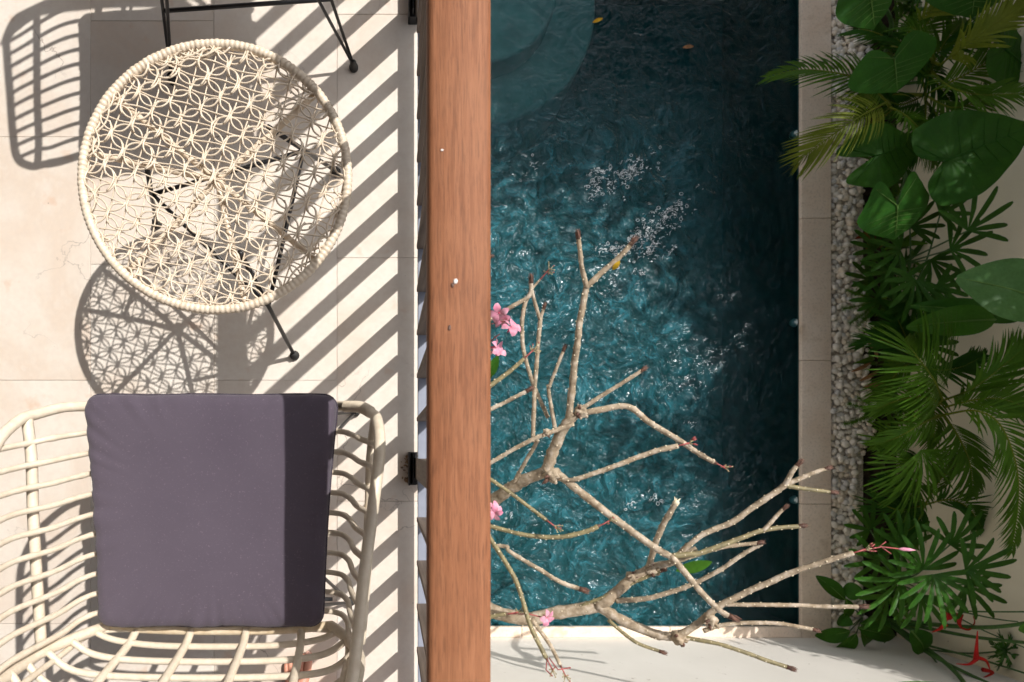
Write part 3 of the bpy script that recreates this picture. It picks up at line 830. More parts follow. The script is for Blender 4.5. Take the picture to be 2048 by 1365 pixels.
# pebbles
def pebble_mesh(seed, mat):
    bm = bmesh.new(); bmesh.ops.create_icosphere(bm, subdivisions=2, radius=1)
    for v in bm.verts:
        d = 1 + .22 * noise.noise(v.co * 1.1 + Vector((seed * 7.3, 0, 0))); v.co *= d
    me = bpy.data.meshes.new('pebble'); bm.to_mesh(me); bm.free(); me.materials.append(mat)
    for p in me.polygons: p.use_smooth = True
    return me
PM = [pebble_mesh(k, (M['pebble'], M['pebble'], M['pebble2'], M['pebble'], M['pebble3'])[k % 5]) for k in range(15)]
t = MB(); t.box(XC1 + .004, XC1 + .235, YS + .004, 6.9, ZG - .034, ZG - .027)
bed = tag(t.build('pebble_bed', M['gravel'], smooth=False), kind='structure')
cand = []
y = YS + .02; row = 0
while y < 3.35:
    x = XC1 + .024 + (row % 2) * .017
    edge = XC1 + .245 + .05 * math.sin(y * 3.1) + .03 * math.sin(y * 7.7)
    while x < edge:
        s_ = random.uniform(.6, 1.2) * .0235
        cand.append((x + random.uniform(-.012, .012), y + random.uniform(-.012, .012), s_, random.uniform(-.004, .016)))
        x += .034
    y += .029; row += 1
cand.sort(key=lambda c: -(c[2] * (2.2 if c[0] < XC1 + .17 and P(0, -40, ZG).y > c[1] else .8)))
rest = MB()
for i, (x, y, s_, dz) in enumerate(cand):
    sx, sy, sz = s_ * random.uniform(.85, 1.2), s_ * random.uniform(.7, 1.0), s_ * random.uniform(.5, .72); rz = random.uniform(0, 6.28)
    loc = Vector((max(x, XC1 + .018), y, ZG - .035 + sz * .8 + dz)); me = PM[random.randrange(len(PM))]
    if i < 300:
        o = bpy.data.objects.new('pebble', me); COL.objects.link(o); o.parent = bed; o.location = loc
        o.scale = (sx, sy, sz); o.rotation_euler = (random.uniform(-.3, .3), random.uniform(-.3, .3), rz)
    else:
        bs = len(rest.v); mt = Matrix.LocRotScale(loc, Matrix.Rotation(rz, 3, 'Z').to_euler(), Vector((sx, sy, sz)))
        rest.v += [tuple(mt @ v.co) for v in me.vertices]; mi = {'white river pebble': 0, 'buff river pebble': 1}.get(me.materials[0].name, 2)
        for p in me.polygons: rest.f.append(tuple(bs + k for k in p.vertices)); rest.m.append(mi)
o = rest.build('pebble_rest', [M['pebble'], M['pebble2'], M['pebble3']], bed); o['kind'] = 'stuff'

# ------------------------------------------------------------------ frangipani reaching up from beside the pool
tree = empty('frangipani_tree', (.22, -.42, ZG - .13))
tag(tree, 'nearly bare frangipani tree with knobbly grey branches over the pool', 'tree')
def branch(pts, w0, w1, kind='bark', tip=None, scars=True, name='branch'):
    """pts: (px, py, z); widths in photo pixels"""
    n = len(pts); w = [w0 + (w1 - w0) * i / (n - 1) for i in range(n)]
    raw = []
    for (px, py, z), ww in zip(pts, w):
        q = P(px, py, z); raw.append((q.x, q.y, q.z, ww * .85 / 2 * (H - z) / F))
    sp = spline(raw, 7)
    b = MB(); ps = []; rr = []
    for i, q in enumerate(sp):
        wob = noise.noise(Vector((q[0] * 14, q[1] * 14, q[2] * 14))) * q[3] * .22
        ps.append(Vector(q[:3]) + Vector((wob, -wob, wob))); rr.append(q[3] * (1 + .22 * noise.noise(Vector((i * .9, px, py)))))
    # taper the very end
    b.tube(ps, rr, 9)
    L = sum((ps[i + 1] - ps[i]).length for i in range(len(ps) - 1))
    if scars:
        cnt = int(L / .0135); acc = 0; i = 0
        for k in range(cnt):
            d = L * (k + .5) / cnt
            while i < len(ps) - 2 and acc + (ps[i + 1] - ps[i]).length < d: acc += (ps[i + 1] - ps[i]).length; i += 1
            t = (ps[i + 1] - ps[i]); f = (d - acc) / max(t.length, 1e-6); c = ps[i].lerp(ps[i + 1], f); t.normalize()
            a = k * 2.4 + random.uniform(-.3, .3); u = t.orthogonal().normalized(); wv = t.cross(u); r_ = rr[i]
            if r_ > .020 and random.random() < .5: continue
            dr = u * math.cos(a) + wv * math.sin(a)
            b.ball(c + dr * r_ * .93, min(.0042, r_ * .36) * random.uniform(.7, 1.1), 6, 4, 1)
    if tip:
        e = ps[-1]; t = (ps[-1] - ps[-3]).normalized(); r_ = rr[-1]
        if tip == 'bud':
            b.tube([e - t * r_, e + t * r_ * 1.2, e + t * r_ * 3.2], [r_ * 1.12, r_ * .95, r_ * .25], 8, 2)
            for k in range(5):
                a = k * 1.3; u = t.orthogonal().normalized(); d = (u * math.cos(a) + t.cross(u) * math.sin(a))
                b.tube([e + d * r_ * .7, e + d * r_ * 1.1 + t * r_ * 1.6, e + d * r_ * .9 + t * r_ * 3.6], [r_ * .28, r_ * .22, r_ * .05], 5, 2)
        elif tip == 'flower':       # dried inflorescence: red stalk and stubs
            ln = .055; ps2 = [e - t * .01, e + t * ln * .5 + Vector((0, 0, .004)), e + t * ln]
            b.tube([e - t * r_, e + t * r_ * 1.5], [r_ * 1.05, r_ * .5], 8, 2); b.tube(ps2, .0032, 6, 3)
            for k in range(8):
                d = Vector((random.uniform(-1, 1), random.uniform(-1, 1), random.uniform(-.6, .8))).normalized(); q = e + t * ln * random.uniform(.75, 1.0)
                g = q + (t * .5 + d * .8) * random.uniform(.016, .032)
                b.tube([q, q.lerp(g, .6) + Vector((0, 0, .002)), g], [.0022, .002, .0016], 5, 4); b.ball(g, .0036, 6, 4, 4 if k % 3 else 3)
        elif tip == 'pinkbuds':
            ln = .045; b.tube([e - t * .01, e + t * ln], .0035, 6, 3)
            for k in range(6):
                d = Vector((random.uniform(-1, 1), random.uniform(-1, 1), random.uniform(-.4, .6))).normalized(); q = e + t * ln; g = q + (t * .7 + d * .6) * .022
                b.tube([q, g], .0018, 5, 4); h_ = g + (t * .9 + d * .4).normalized() * random.uniform(.012, .022)
                b.tube([g, g.lerp(h_, .5), h_], [.0016, .0036, .0008], 6, 3)
        elif tip == 'broken':
            for k in range(9):
                d = Vector((random.uniform(-1, 1), random.uniform(-1, 1), random.uniform(-.5, .5))); b.tube([e - t * r_ * .5, e + t * r_ * .8 + d * r_ * .9, e + t * r_ * random.uniform(1, 2) + d * r_ * 1.5], [r_ * .45, r_ * .3, r_ * .06], 5, 5)
            b.ball(e, r_ * 1.15, 10, 6, 5)
    o = b.build(name, [M[kind], M['scar'], M['tip'], M['stalk'], M['budgreen'], M['scar']])
    return rel(o, tree)
zb = tree.location.z
# trunk and the two main limbs (start hidden under the terrace edge)
b = MB(); q0 = tree.location
tr = spline([(q0.x, q0.y, zb - .05, .060), (q0.x + .01, q0.y + .03, -1.95, .052), (*P(925, 1060, -1.62), .045)], 6)
b.tube([q[:3] for q in tr], [q[3] for q in tr], 12); rel(b.build('trunk', M['bark']), tree)
BR = [
 ([(925,1060,-1.62),(985,1005,-1.34),(1040,966,-1.18),(1098,940,-1.06)], 34, 26, 'bark', None),
 ([(1095,942,-1.06),(1112,892,-1.0),(1132,852,-.95),(1150,830,-.92)], 28, 24, 'bark', None),
 ([(1136,852,-.95),(1146,760,-.86),(1155,680,-.80),(1165,612,-.76),(1173,572,-.74)], 17, 14, 'bark', None),
 ([(1173,574,-.74),(1163,530,-.70),(1157,474,-.66)], 12, 10, 'bark', 'bud'),
 ([(1171,576,-.74),(1208,541,-.71),(1242,512,-.68),(1264,487,-.66)], 14, 12, 'bark', 'bud'),
 ([(1160,826,-.92),(1172,812,-.90),(1220,782,-.87),(1284,741,-.83)], 12, 9, 'bark', 'bud'),
 ([(1150,832,-.92),(1200,820,-.90),(1256,814,-.88),(1300,846,-.90),(1360,882,-.88),(1398,908,-.86),(1428,925,-.85)], 16, 11, 'bark', 'flower'),
 ([(960,938,-1.0),(1040,892,-.93),(1092,868,-.90),(1148,848,-.87)], 10, 11, 'bark', None),
 ([(1112,866,-.97),(1102,812,-.93),(1096,770,-.90)], 10, 8, 'bark', None),
 ([(1098,776,-.90),(1115,732,-.87),(1128,700,-.85)], 8, 8, 'bark', 'bud'),
 ([(1066,884,-1.02),(1068,800,-.96),(1074,720,-.92),(1081,636,-.88)], 10, 10, 'bark', None),
 ([(1081,640,-.88),(1070,606,-.86),(1063,580,-.84)], 9, 8, 'bark', None),
 ([(1080,640,-.88),(1088,616,-.86)], 8, 8, 'bark', 'bud'),
 ([(1096,836,-.98),(1062,756,-.94),(1045,686,-.90),(1047,622,-.87),(1058,590,-.85)], 9, 10, 'bark', None),
 ([(962,648,-.90),(1030,610,-.86),(1058,592,-.84),(1062,562,-.82)], 10, 10, 'bark', 'bud'),
 ([(1062,580,-.84),(1080,560,-.83)], 6, 5, 'bark', 'flower'),
 ([(962,828,-.92),(1020,800,-.89),(1056,781,-.87)], 10, 9, 'bark', 'bud'),
 ([(962,786,-.84),(1020,742,-.82),(1048,718,-.81)], 12, 9, 'greenbark', 'flower'),
 ([(1028,966,-1.18),(1056,916,-1.08),(1076,880,-1.02)], 10, 9, 'bark', None),
 ([(1110,944,-1.05),(1180,1000,-.98),(1240,1046,-.93),(1310,1096,-.88),(1346,1116,-.86)], 19, 16, 'bark', None),
 ([(1342,1112,-.86),(1400,1182,-.80),(1440,1222,-.77),(1462,1234,-.76)], 15, 13, 'bark', 'bud'),
 ([(1118,958,-1.04),(1146,960,-1.0),(1220,936,-.95),(1300,906,-.90),(1356,892,-.87)], 11, 13, 'bark', 'pinkbuds'),
 ([(1355,1112,-.93),(1400,1072,-.89),(1460,1046,-.86),(1520,1006,-.83),(1572,970,-.80)], 13, 14, 'bark', None),
 ([(1570,972,-.80),(1582,948,-.78),(1597,930,-.77)], 12, 10, 'bark', 'bud'),
 ([(1572,970,-.80),(1616,950,-.78),(1652,938,-.77)], 13, 9, 'bark', 'bud'),
 ([(1570,972,-.80),(1620,980,-.78),(1664,985,-.77)], 11, 9, 'greenbark', 'bud'),
 ([(1345,1112,-.86),(1400,1106,-.84),(1462,1084,-.82),(1530,1060,-.80),(1600,1052,-.78)], 14, 10, 'greenbark', 'bud'),
 ([(1526,1062,-.80),(1548,1038,-.79),(1568,1018,-.78)], 10, 8, 'bark', 'bud'),
 ([(1338,1128,-.99),(1392,1110,-.94),(1450,1094,-.91),(1516,1086,-.88)], 11, 9, 'bark', 'bud'),
 ([(1298,1138,-1.08),(1312,1084,-1.0),(1336,1034,-.94),(1352,1006,-.91)], 15, 13, 'bark', 'broken'),
 ([(925,1062,-1.62),(945,1180,-1.50),(985,1222,-1.40),(1060,1236,-1.31),(1130,1224,-1.24),(1204,1214,-1.18)], 34, 30, 'bark', None),
 ([(1196,1216,-1.18),(1258,1164,-1.12),(1302,1136,-1.08),(1345,1124,-1.04),(1392,1096,-1.0)], 28, 12, 'bark', None),
 ([(1160,1214,-1.20),(1226,1186,-1.14),(1280,1160,-1.09),(1324,1142,-1.05)], 8, 8, 'greenbark', 'bud'),
 ([(1200,1214,-1.18),(1250,1244,-1.12),(1318,1270,-1.06),(1362,1274,-1.02)], 27, 20, 'bark', None),
 ([(1352,1274,-1.02),(1398,1246,-.98),(1424,1222,-.95),(1470,1196,-.91),(1560,1156,-.85),(1640,1126,-.80),(1706,1106,-.76)], 18, 12, 'bark', 'pinkbuds'),
 ([(1448,1210,-.93),(1560,1210,-.87),(1640,1213,-.83),(1722,1214,-.79)], 10, 10, 'bark', 'bud'),
 ([(1406,1262,-.98),(1440,1252,-.96),(1500,1246,-.92),(1560,1248,-.89),(1628,1260,-.86)], 11, 9, 'bark', 'bud'),
 ([(1364,1274,-1.02),(1450,1292,-.95),(1530,1320,-.90),(1578,1336,-.87)], 10, 10, 'greenbark', 'bud'),
 ([(1216,1240,-1.15),(1270,1284,-1.08),(1322,1304,-1.04)], 9, 8, 'greenbark', 'bud'),
 ([(1232,1202,-1.14),(1300,1196,-1.07),(1366,1176,-1.02),(1430,1146,-.96),(1500,1100,-.91),(1524,1088,-.89)], 13, 9, 'bark', None),
 ([(960,945,-.92),(1020,986,-.88),(1060,1016,-.86),(1092,1040,-.84)], 9, 9, 'greenbark', 'flower'),
 ([(955,1046,-1.0),(1040,1068,-.95),(1110,1075,-.92),(1170,1064,-.89),(1196,1054,-.88)], 10, 12, 'greenbark', 'flower'),
 ([(972,1065,-1.02),(1014,1130,-.96),(1036,1172,-.93),(1060,1250,-.88),(1082,1296,-.85),(1092,1316,-.84)], 11, 11, 'greenbark', 'flower'),
 ([(985,1092,-1.02),(1014,1094,-.99),(1020,1104,-.98),(1080,1140,-.93),(1120,1164,-.90),(1164,1180,-.88)], 9, 11, 'bark', 'bud'),
 ([(1064,1240,-1.1),(1100,1290,-1.05),(1120,1330,-1.02)], 10, 9, 'bark', 'flower'),
 ([(958,1240,-.96),(990,1232,-.94),(1012,1228,-.93)], 11, 9, 'greenbark', 'flower'),
 ([(955,520,-.9),(978,514,-.89)], 8, 8, 'bark', 'bud'),
]
for pts, w0, w1, kd, tp_ in BR: branch(pts, w0, w1, kd, tp_)
# knots where old limbs broke off
for px, py, z, r_ in ((1104,950,-1.05,16),(1303,1140,-1.075,12),(1162,824,-.915,13),(1420,1240,-.955,13),(1356,1276,-1.02,14),(1262,1154,-1.11,10),(1094,866,-.9,8)):
    t = MB(); q = P(px, py, z); r = r_ * (H - z) / F
    t.ball(q, r, 14, 10, 0)
    for i, v in enumerate(t.v):
        d = Vector(v) - q; t.v[i] = tuple(q + d * (1 + .45 * noise.noise(d.normalized() * 2.6 + Vector((px, 0, 0)))))
    for k in range(7):
        d = Vector((random.uniform(-1, 1), random.uniform(-1, 1), random.uniform(0, 1))).normalized(); t.tube([q + d * r * .7, q + d * r * 1.25, q + d * r * 1.5 + Vector((random.uniform(-1, 1), random.uniform(-1, 1), 0)) * r * .3], [r * .3, r * .22, r * .05], 6, k % 2)
    rel(t.build('knot', [M['bark'], M['tip']]), tree)
def petal_mesh():
    t = MB(); rows = []
    for i in range(8):
        f = i / 7; wd = .0125 * math.sin(math.pi * (f * .86 + .08)) ** .8 * (1.1 if f > .5 else 1); x = .004 + f * .034; z = .006 + .012 * math.sin(f * 2.2) - .010 * f * f
        rows.append([Vector((x, wd * s_ + .004 * f, z + abs(s_) * .003 * (1 if s_ > 0 else -1))) for s_ in (-1, -.5, 0, .5, 1)])
    t.grid(rows); return t.mesh('petal', M['petal'])
PET = petal_mesh()
for px, py, z, sc, tx, ty, rz in ((1006,640,-.83,1.1,-.6,-.3,1.4),(994,706,-.84,1.0,-.4,.5,.8),(986,1018,-.88,1.0,-.3,.5,.9),(998,626,-.80,1.15,.5,-.5,.2),(1020,656,-.78,1.25,-.2,.7,.9),(990,694,-.82,1.15,.3,.9,.4),(990,1026,-.86,.95,.2,-.3,.1),(1092,1234,-.9,1.05,.35,.25,.6)):
    t = MB(); t.tube([(0, 0, -.02), (0, 0, .004), (0, 0, .007)], [.0022, .0036, .001], 8)
    o = t.build('flower', M['petalheart'], tree); o.location = P(px, py, z) - tree.location; o.rotation_euler = (tx, ty, rz); o.scale = (sc,) * 3
    for k in range(5):
        p_ = bpy.data.objects.new('petal', PET); COL.objects.link(p_); p_.parent = o; p_.rotation_euler = (random.uniform(-.15, .15), random.uniform(-.3, .25), k * 2 * math.pi / 5 + random.uniform(-.1, .1))
for pts, mat in (([(1022,640,-.80),(985,648,-.84)], 'stalk'), ([(1000,668,-.82),(972,690,-.84)], 'stalk'), ([(1020,1228,-.93),(1060,1229,-.92),(1088,1236,-.91)], 'stalk'), ([(1098,1316,-.84),(1116,1340,-.83),(1140,1336,-.82)], 'stalk'), ([(1094,1318,-.84),(1092,1340,-.84),(1104,1352,-.84)], 'stalk')):
    t = MB(); t.tube([P(*q) for q in pts], .0028, 6); e = P(*pts[-1]); t.ball(e, .004, 6, 4); rel(t.build('flower_stalk', M[mat]), tree)
t = MB(); e0, e1 = P(1796, 1098, -.745), P(1832, 1101, -.735)
t.tube([e0, e0.lerp(e1, .3), e0.lerp(e1, .65), e1], [.002, .0075, .0065, .0008], 8); rel(t.build('flower_bud', M['petal']), tree)
t = MB(); t.tube([P(1726, 1103, -.755), P(1762, 1094, -.75), P(1798, 1098, -.745)], .0026, 6); t.tube([P(1762, 1094, -.75), P(1782, 1108, -.745)], .002, 6); t.tube([P(1758, 1094, -.75), P(1772, 1084, -.745)], .002, 6); rel(t.build('flower_stalk', M['stalk']), tree)
def blade(base, tip, width, mat, sag=.0, fold=.25, n=9, shape=1.0, wave=0.0, up=Vector((0, 0, 1)), m=2):
    """simple leaf blade between two points -> MB"""
    t = MB(); ax = tip - base; L = ax.length; d = ax.normalized(); s_ = d.cross(up)
    s_ = s_.normalized() if s_.length > 1e-4 else Vector((1, 0, 0)); nrm = s_.cross(d); rows = []
    for i in range(n + 1):
        f = i / n; wd = width / 2 * (math.sin(math.pi * min(1, (f ** shape) * .97 + .015)) ** .75)
        c = base + ax * f + nrm * (sag * math.sin(math.pi * f))
        rows.append([c + s_ * (wd * k / m) + nrm * (abs(k / m) * wd * fold + wave * math.sin(f * 15 + k)) for k in range(-m, m + 1)])
    t.grid(rows); return t
for b0, b1, wd, mt in (((972,760,-.85),(996,712,-.80),22,'leaf_heart'), ((1352,1142,-.97),(1424,1124,-.90),24,'leaf_bright'), ((1225,540,-.70),(1240,522,-.67),10,'yellow')):
    t = blade(P(*b0), P(*b1), PXM(wd, b0[2]), mt, .004, .2); rel(t.build('leaf', M[mt]), tree)

# ------------------------------------------------------------------ tropical planting along the garden wall
def plant(name, label, cat, px, py, group=None):
    o = empty(name, P(px, py, ZG - .036)); return tag(o, label, cat, group)
def stem(pl, pts, r0, r1, mat='stem', name='stem', seg=7):
    sp = spline([tuple(Vector(p)) for p in pts], 6); t = MB(); n = len(sp)
    t.tube(sp, [r0 + (r1 - r0) * i / (n - 1) for i in range(n)], seg); return rel(t.build(name, M[mat]), pl)

def heart_leaf(pl, a, tip, wpx, mat='leaf_heart', cup=.03, lobe=.34, stemfrom=True):
    """a: notch (px, py, z) where the stalk joins, tip: (px, py, z)"""
    A, T = P(*a), P(*tip); ax = T - A; L = ax.length; d = ax.normalized(); s_ = d.cross(Vector((0, 0, 1))).normalized(); nrm = s_.cross(d)
    W = PXM(wpx, a[2]) / 2
    ctrl = [(1.0, 0), (.90, .17), (.74, .48), (.52, .78), (.28, .97), (.04, 1.0), (-.18, .88), (-lobe, .56), (-lobe * .98, .34), (-lobe * .55, .15), (-.01, 0.0)]
    sp = spline([(u * L, v * W) for u, v in ctrl], 5)
    outl = sp + [(u, -v) for u, v in sp[-2:0:-1]]
    c0 = (.06 * L, 0); n = len(outl); rows = []; rings = 9
    ph = random.uniform(0, 6)
    for k in range(rings + 1):
        f = (k + .02) / (rings + .02); row = []
        for i, (u, v) in enumerate(outl):
            th = math.atan2(v, u - c0[0]); x = c0[0] + (u - c0[0]) * f; y = v * f
            rip = .010 * L * math.cos(th * 15) * f * (1 - .3 * f) + .018 * L * f * f * math.sin(th * 5 + ph)
            z = -cup * L * (abs(y) / W) ** 1.5 * 1.6 - .06 * L * max(0, x / L) ** 2 + rip + .03 * L * (1 - min(1, abs(y) / W * 5)) * -.25
            row.append(A + d * x + s_ * y + nrm * z)
        rows.append(row)
    t = MB(); t.grid(rows, closed=True)
    # midrib and main veins as slim raised ribs
    def surf(u, v):
        th = math.atan2(v, u - c0[0]); return A + d * u + s_ * v + nrm * (-cup * L * (abs(v) / W) ** 1.5 * 1.6 - .06 * L * max(0, u / L) ** 2 + .0035)
    lf = rel(t.build('leaf', M[mat]), pl)
    t = MB(); t.tube([surf(u * L * .1, 0) for u in range(0, 10)], [.0042 - .00035 * u for u in range(10)], 5)
    for k in range(1, 6):
        u0 = .04 + .13 * k; u1 = u0 + .12
        for sg in (-1, 1):
            v1 = W * (1 - (u1 - .05) ** 1.6) * .86
            t.tube([surf((u0 + (u1 - u0) * f) * L, sg * v1 * f) for f in (0, .33, .66, 1)], [.0018, .0016, .0012, .0006], 4)
    for sg in (-1, 1): t.tube([surf(-lobe * .8 * f * L, sg * W * .55 * f) for f in (0, .33, .66, 1)], [.0026, .0022, .0016, .0008], 4)
    o = t.build('vein', M['leaf_vein' if mat != 'leaf_deep' else 'leaf_heart']); o.parent = lf
    if stemfrom:
        g = pl.location; m_ = (g + A) / 2 + Vector((0, 0, .12)); stem(pl, [g, m_, A - nrm * .004], .013, .007, 'stem', 'leaf_stalk')
    return lf

def frond(pl, pts, leaf_len, n=34, wid=.012, mat='leaf_palm', droop=.25, sweep=48, rib='leaf_yellow', tipscale=.45, basefrac=.12, arch=0.0):
    """pts: rachis (px, py, z) from base to tip; leaflets joined into one frond"""
    sp = [Vector(q) for q in spline([tuple(P(*p)) for p in pts], 10)]
    t = MB(); N = len(sp); t.tube(sp, [.0062 - .0048 * i / (N - 1) for i in range(N)], 6, 1)
    L = [0]
    for i in range(N - 1): L.append(L[-1] + (sp[i + 1] - sp[i]).length)
    for k in range(n):
        f = basefrac + (1 - basefrac) * (k + .3) / n; dd = f * L[-1]; i = 0
        while i < N - 2 and L[i + 1] < dd: i += 1
        c = sp[i].lerp(sp[i + 1], (dd - L[i]) / max(1e-6, L[i + 1] - L[i])); T = (sp[i + 1] - sp[i]).normalized()
        S_ = T.cross(Vector((0, 0, 1))).normalized(); Nn = S_.cross(T)
        env = (math.sin(math.pi * min(1, .18 + f * .72)) ** .6) * (1 - (1 - tipscale) * f * f)
        for sg in (-1, 1):
            a = R(sweep + random.uniform(-5, 5) + f * 18); ll = leaf_len * env * random.uniform(.9, 1.08)
            d = (S_ * sg * math.cos(a) + T * math.sin(a) + Nn * .22).normalized(); q = Nn
            w_ = wid * random.uniform(.85, 1.1); perp = d.cross(Nn).normalized(); rows = []
            dr = droop * random.uniform(.7, 1.35)
            for m, wf in ((0, .35), (.2, .95), (.45, 1.0), (.7, .75), (.9, .35), (1, .04)):
                p = c + d * ll * m + Vector((0, 0, -dr * ll * m * m)) + T * (.10 * ll * m * m)
                rows.append([p + perp * w_ * wf * .5 + Nn * w_ * .12 * wf, p, p - perp * w_ * wf * .5 + Nn * w_ * .12 * wf])
            t.grid(rows)
    return rel(t.build('frond', [M[mat], M[rib]]), pl)

def fan(pl, c, lean, L, n=9, wid=.030, mat='leaf_lady', spread=200, droop=.15, name='fan_leaf', blunt=True, rise=.25):
    """palmate leaf at c=(px,py,z); lean: picture angle in degrees (0 right, 90 up)"""
    C = P(*c); t = MB(); a0 = R(lean)
    for k in range(n):
        a = a0 + R(spread) * ((k + .5) / n - .5) + random.uniform(-.06, .06); ll = L * (1 - .28 * abs((k + .5) / n - .5) * 2) * random.uniform(.88, 1.06)
        d = Vector((math.cos(a), math.sin(a), rise + random.uniform(-.1, .1))).normalized(); s_ = d.cross(Vector((0, 0, 1))).normalized(); nn = s_.cross(d); rows = []
        dr = droop * random.uniform(.5, 1.5)
        for m, wf in ((0, .12), (.15, .5), (.4, .95), (.7, 1.0), (.9, .8), (1, .30 if blunt else .04)):
            p = C + d * ll * m + Vector((0, 0, -dr * ll * m * m)); w_ = wid * wf * .5
            rows.append([p - s_ * w_ + nn * w_ * .28, p, p + s_ * w_ + nn * w_ * .28])
        t.grid(rows)
    o = rel(t.build(name, M[mat]), pl)
    return o

def paddle(pl, a, tip, wpx, mat, fold=.22, sag=.04, tear=0):
    t = blade(P(*a), P(*tip), PXM(wpx, a[2]), mat, sag, fold, 16, .85, .003, m=4)
    o = rel(t.build('leaf', M[mat]), pl)
    A, T = P(*a), P(*tip); t = MB(); ax = T - A; d = ax.normalized(); s_ = d.cross(Vector((0, 0, 1))).normalized(); nn = s_.cross(d)
    t.tube([A + ax * f + nn * (sag * math.sin(math.pi * f) + .002) for f in [k / 10 for k in range(11)]], [.006 - .0005 * k for k in range(11)], 6)
    q = t.build('midrib', M['leaf_vein']); q.parent = o
    g = pl.location; stem(pl, [g, (g + A) / 2 + Vector((0, 0, .15)), A], .016, .008, 'stem', 'leaf_stalk'); return o

# elephant-ear plants
p1 = plant('elephant_ear', 'elephant ear plant with a huge dark leaf against the wall, beside the upper palms', 'plant', 1760, 330, 'elephant ears')
heart_leaf(p1, (1890,322,-1.45), (2078,246,-1.35), 178, 'leaf_deep', .03, .26)
heart_leaf(p1, (1752,312,-1.62), (1842,282,-1.60), 132, 'leaf_deep', .05, .72)
heart_leaf(p1, (1794,412,-1.5), (1793,480,-1.56), 150, 'leaf_heart', .07, .78)
p2 = plant('elephant_ear', 'elephant ear plant with a broad notched leaf touching the yellow palm', 'plant', 1755, 150, 'elephant ears')
heart_leaf(p2, (1788,118,-1.45), (1797,184,-1.5), 196, 'leaf_heart', .04, .5)
heart_leaf(p2, (1738,-20,-1.3), (1752,58,-1.36), 140, 'leaf_heart', .06, .5)
p3 = plant('elephant_ear', 'elephant ear plant at the upper right corner, cut by the edge', 'plant', 1790, 20, 'elephant ears')
heart_leaf(p3, (1950,-40,-1.4), (1946,36,-1.44), 200, 'leaf_heart', .04, .6)
heart_leaf(p3, (2010,100,-1.5), (2075,150,-1.6), 120, 'leaf_deep', .04, .4)
# areca palms
a1 = plant('areca_palm', 'yellow-stalked areca palm whose fronds overhang the pool edge at the top', 'palm', 1740, 250, 'areca palms')
Bx = lambda pl: (NX + pl.location.x * F / (H - ZG), NY - pl.location.y * F / (H - ZG))
frond(a1, [(1772,205,-1.62),(1730,228,-1.5),(1680,260,-1.52),(1625,300,-1.66),(1588,330,-1.82)], .24, 36, .012, 'leaf_yellow', .35, 42)
frond(a1, [(1775,205,-1.75),(1735,170,-1.62),(1680,148,-1.62),(1600,140,-1.75),(1534,156,-1.9)], .21, 36, .013, 'leaf_palm', .4, 40)
frond(a1, [(1780,215,-1.7),(1815,235,-1.6),(1850,275,-1.62),(1868,330,-1.7)], .20, 26, .012, 'leaf_palm', .35)
for q in ((1772,205,-1.62),(1775,205,-1.75),(1780,215,-1.7)): stem(a1, [a1.location, (a1.location + P(*q)) / 2 + Vector((.03, 0, .05)), P(*q)], .013, .007, 'leaf_yellow', 'cane')
a2 = plant('areca_palm', 'areca palm with olive fronds in the upper right corner by the wall', 'palm', 1770, 140, 'areca palms')
frond(a2, [(1880,130,-1.6),(1930,92,-1.45),(1985,52,-1.38),(2050,8,-1.35)], .23, 34, .013, 'leaf_yellow', .4, 46)
frond(a2, [(1870,150,-1.7),(1900,175,-1.55),(1960,190,-1.5),(2060,186,-1.5)], .25, 36, .010, 'leaf_palm', .3, 46)
frond(a2, [(1870,120,-1.65),(1850,80,-1.55),(1818,55,-1.52),(1786,62,-1.6)], .16, 24, .011, 'leaf_palm', .3)
for q in ((1880,130,-1.6),(1870,150,-1.7),(1870,120,-1.65)): stem(a2, [a2.location, (a2.location + P(*q)) / 2 + Vector((.02, 0, .06)), P(*q)], .013, .007, 'leaf_yellow', 'cane')
a3 = plant('areca_palm', 'areca palm with long arching fronds beneath the pale banana leaf', 'palm', 1775, 850, 'areca palms')
frond(a3, [(1885,800,-1.65),(1868,760,-1.5),(1835,715,-1.45),(1808,678,-1.55)], .42, 36, .014, 'leaf_palm', .3, 34)
frond(a3, [(1890,800,-1.6),(1940,780,-1.45),(1990,745,-1.38),(2055,690,-1.35)], .30, 38, .013, 'leaf_palm', .35, 50)
frond(a3, [(1890,830,-1.6),(1950,822,-1.42),(2000,850,-1.36),(2032,930,-1.36),(2036,1010,-1.42),(2022,1105,-1.52)], .25, 50, .013, 'leaf_palm', .35, 44)
frond(a3, [(1880,830,-1.7),(1840,850,-1.6),(1795,875,-1.62),(1752,890,-1.72)], .2, 30, .012, 'leaf_palm', .4, 44)
frond(a3, [(1885,810,-1.72),(1850,795,-1.62),(1800,800,-1.62),(1745,822,-1.72)], .2, 30, .012, 'leaf_palm', .4, 44)
frond(a3, [(1890,815,-1.65),(1950,800,-1.52),(2010,800,-1.48),(2080,830,-1.5)], .26, 38, .013, 'leaf_palm', .35, 46)
frond(a3, [(1888,830,-1.7),(1920,880,-1.6),(1940,930,-1.58),(1945,990,-1.62)], .24, 34, .013, 'leaf_palm', .35, 42)
for q in ((1885,800,-1.65),(1890,830,-1.6),(1880,830,-1.7)): stem(a3, [a3.location, (a3.location + P(*q)) / 2 + Vector((.02, 0, .06)), P(*q)], .013, .007, 'leaf_yellow', 'cane')
# banana
b1 = plant('banana_plant', 'banana plant with a pale sun-flecked leaf at the right edge', 'plant', 1792, 640, 'banana plants')
paddle(b1, (2110,612,-1.17), (1913,556,-1.25), 128, 'leaf_pale', .12, .03)
paddle(b1, (1990,640,-1.42), (1812,655,-1.55), 62, 'leaf_bright', .3, .05)
paddle(b1, (2040,640,-1.5), (1820,612,-1.66), 46, 'leaf_heart', .3, .04)
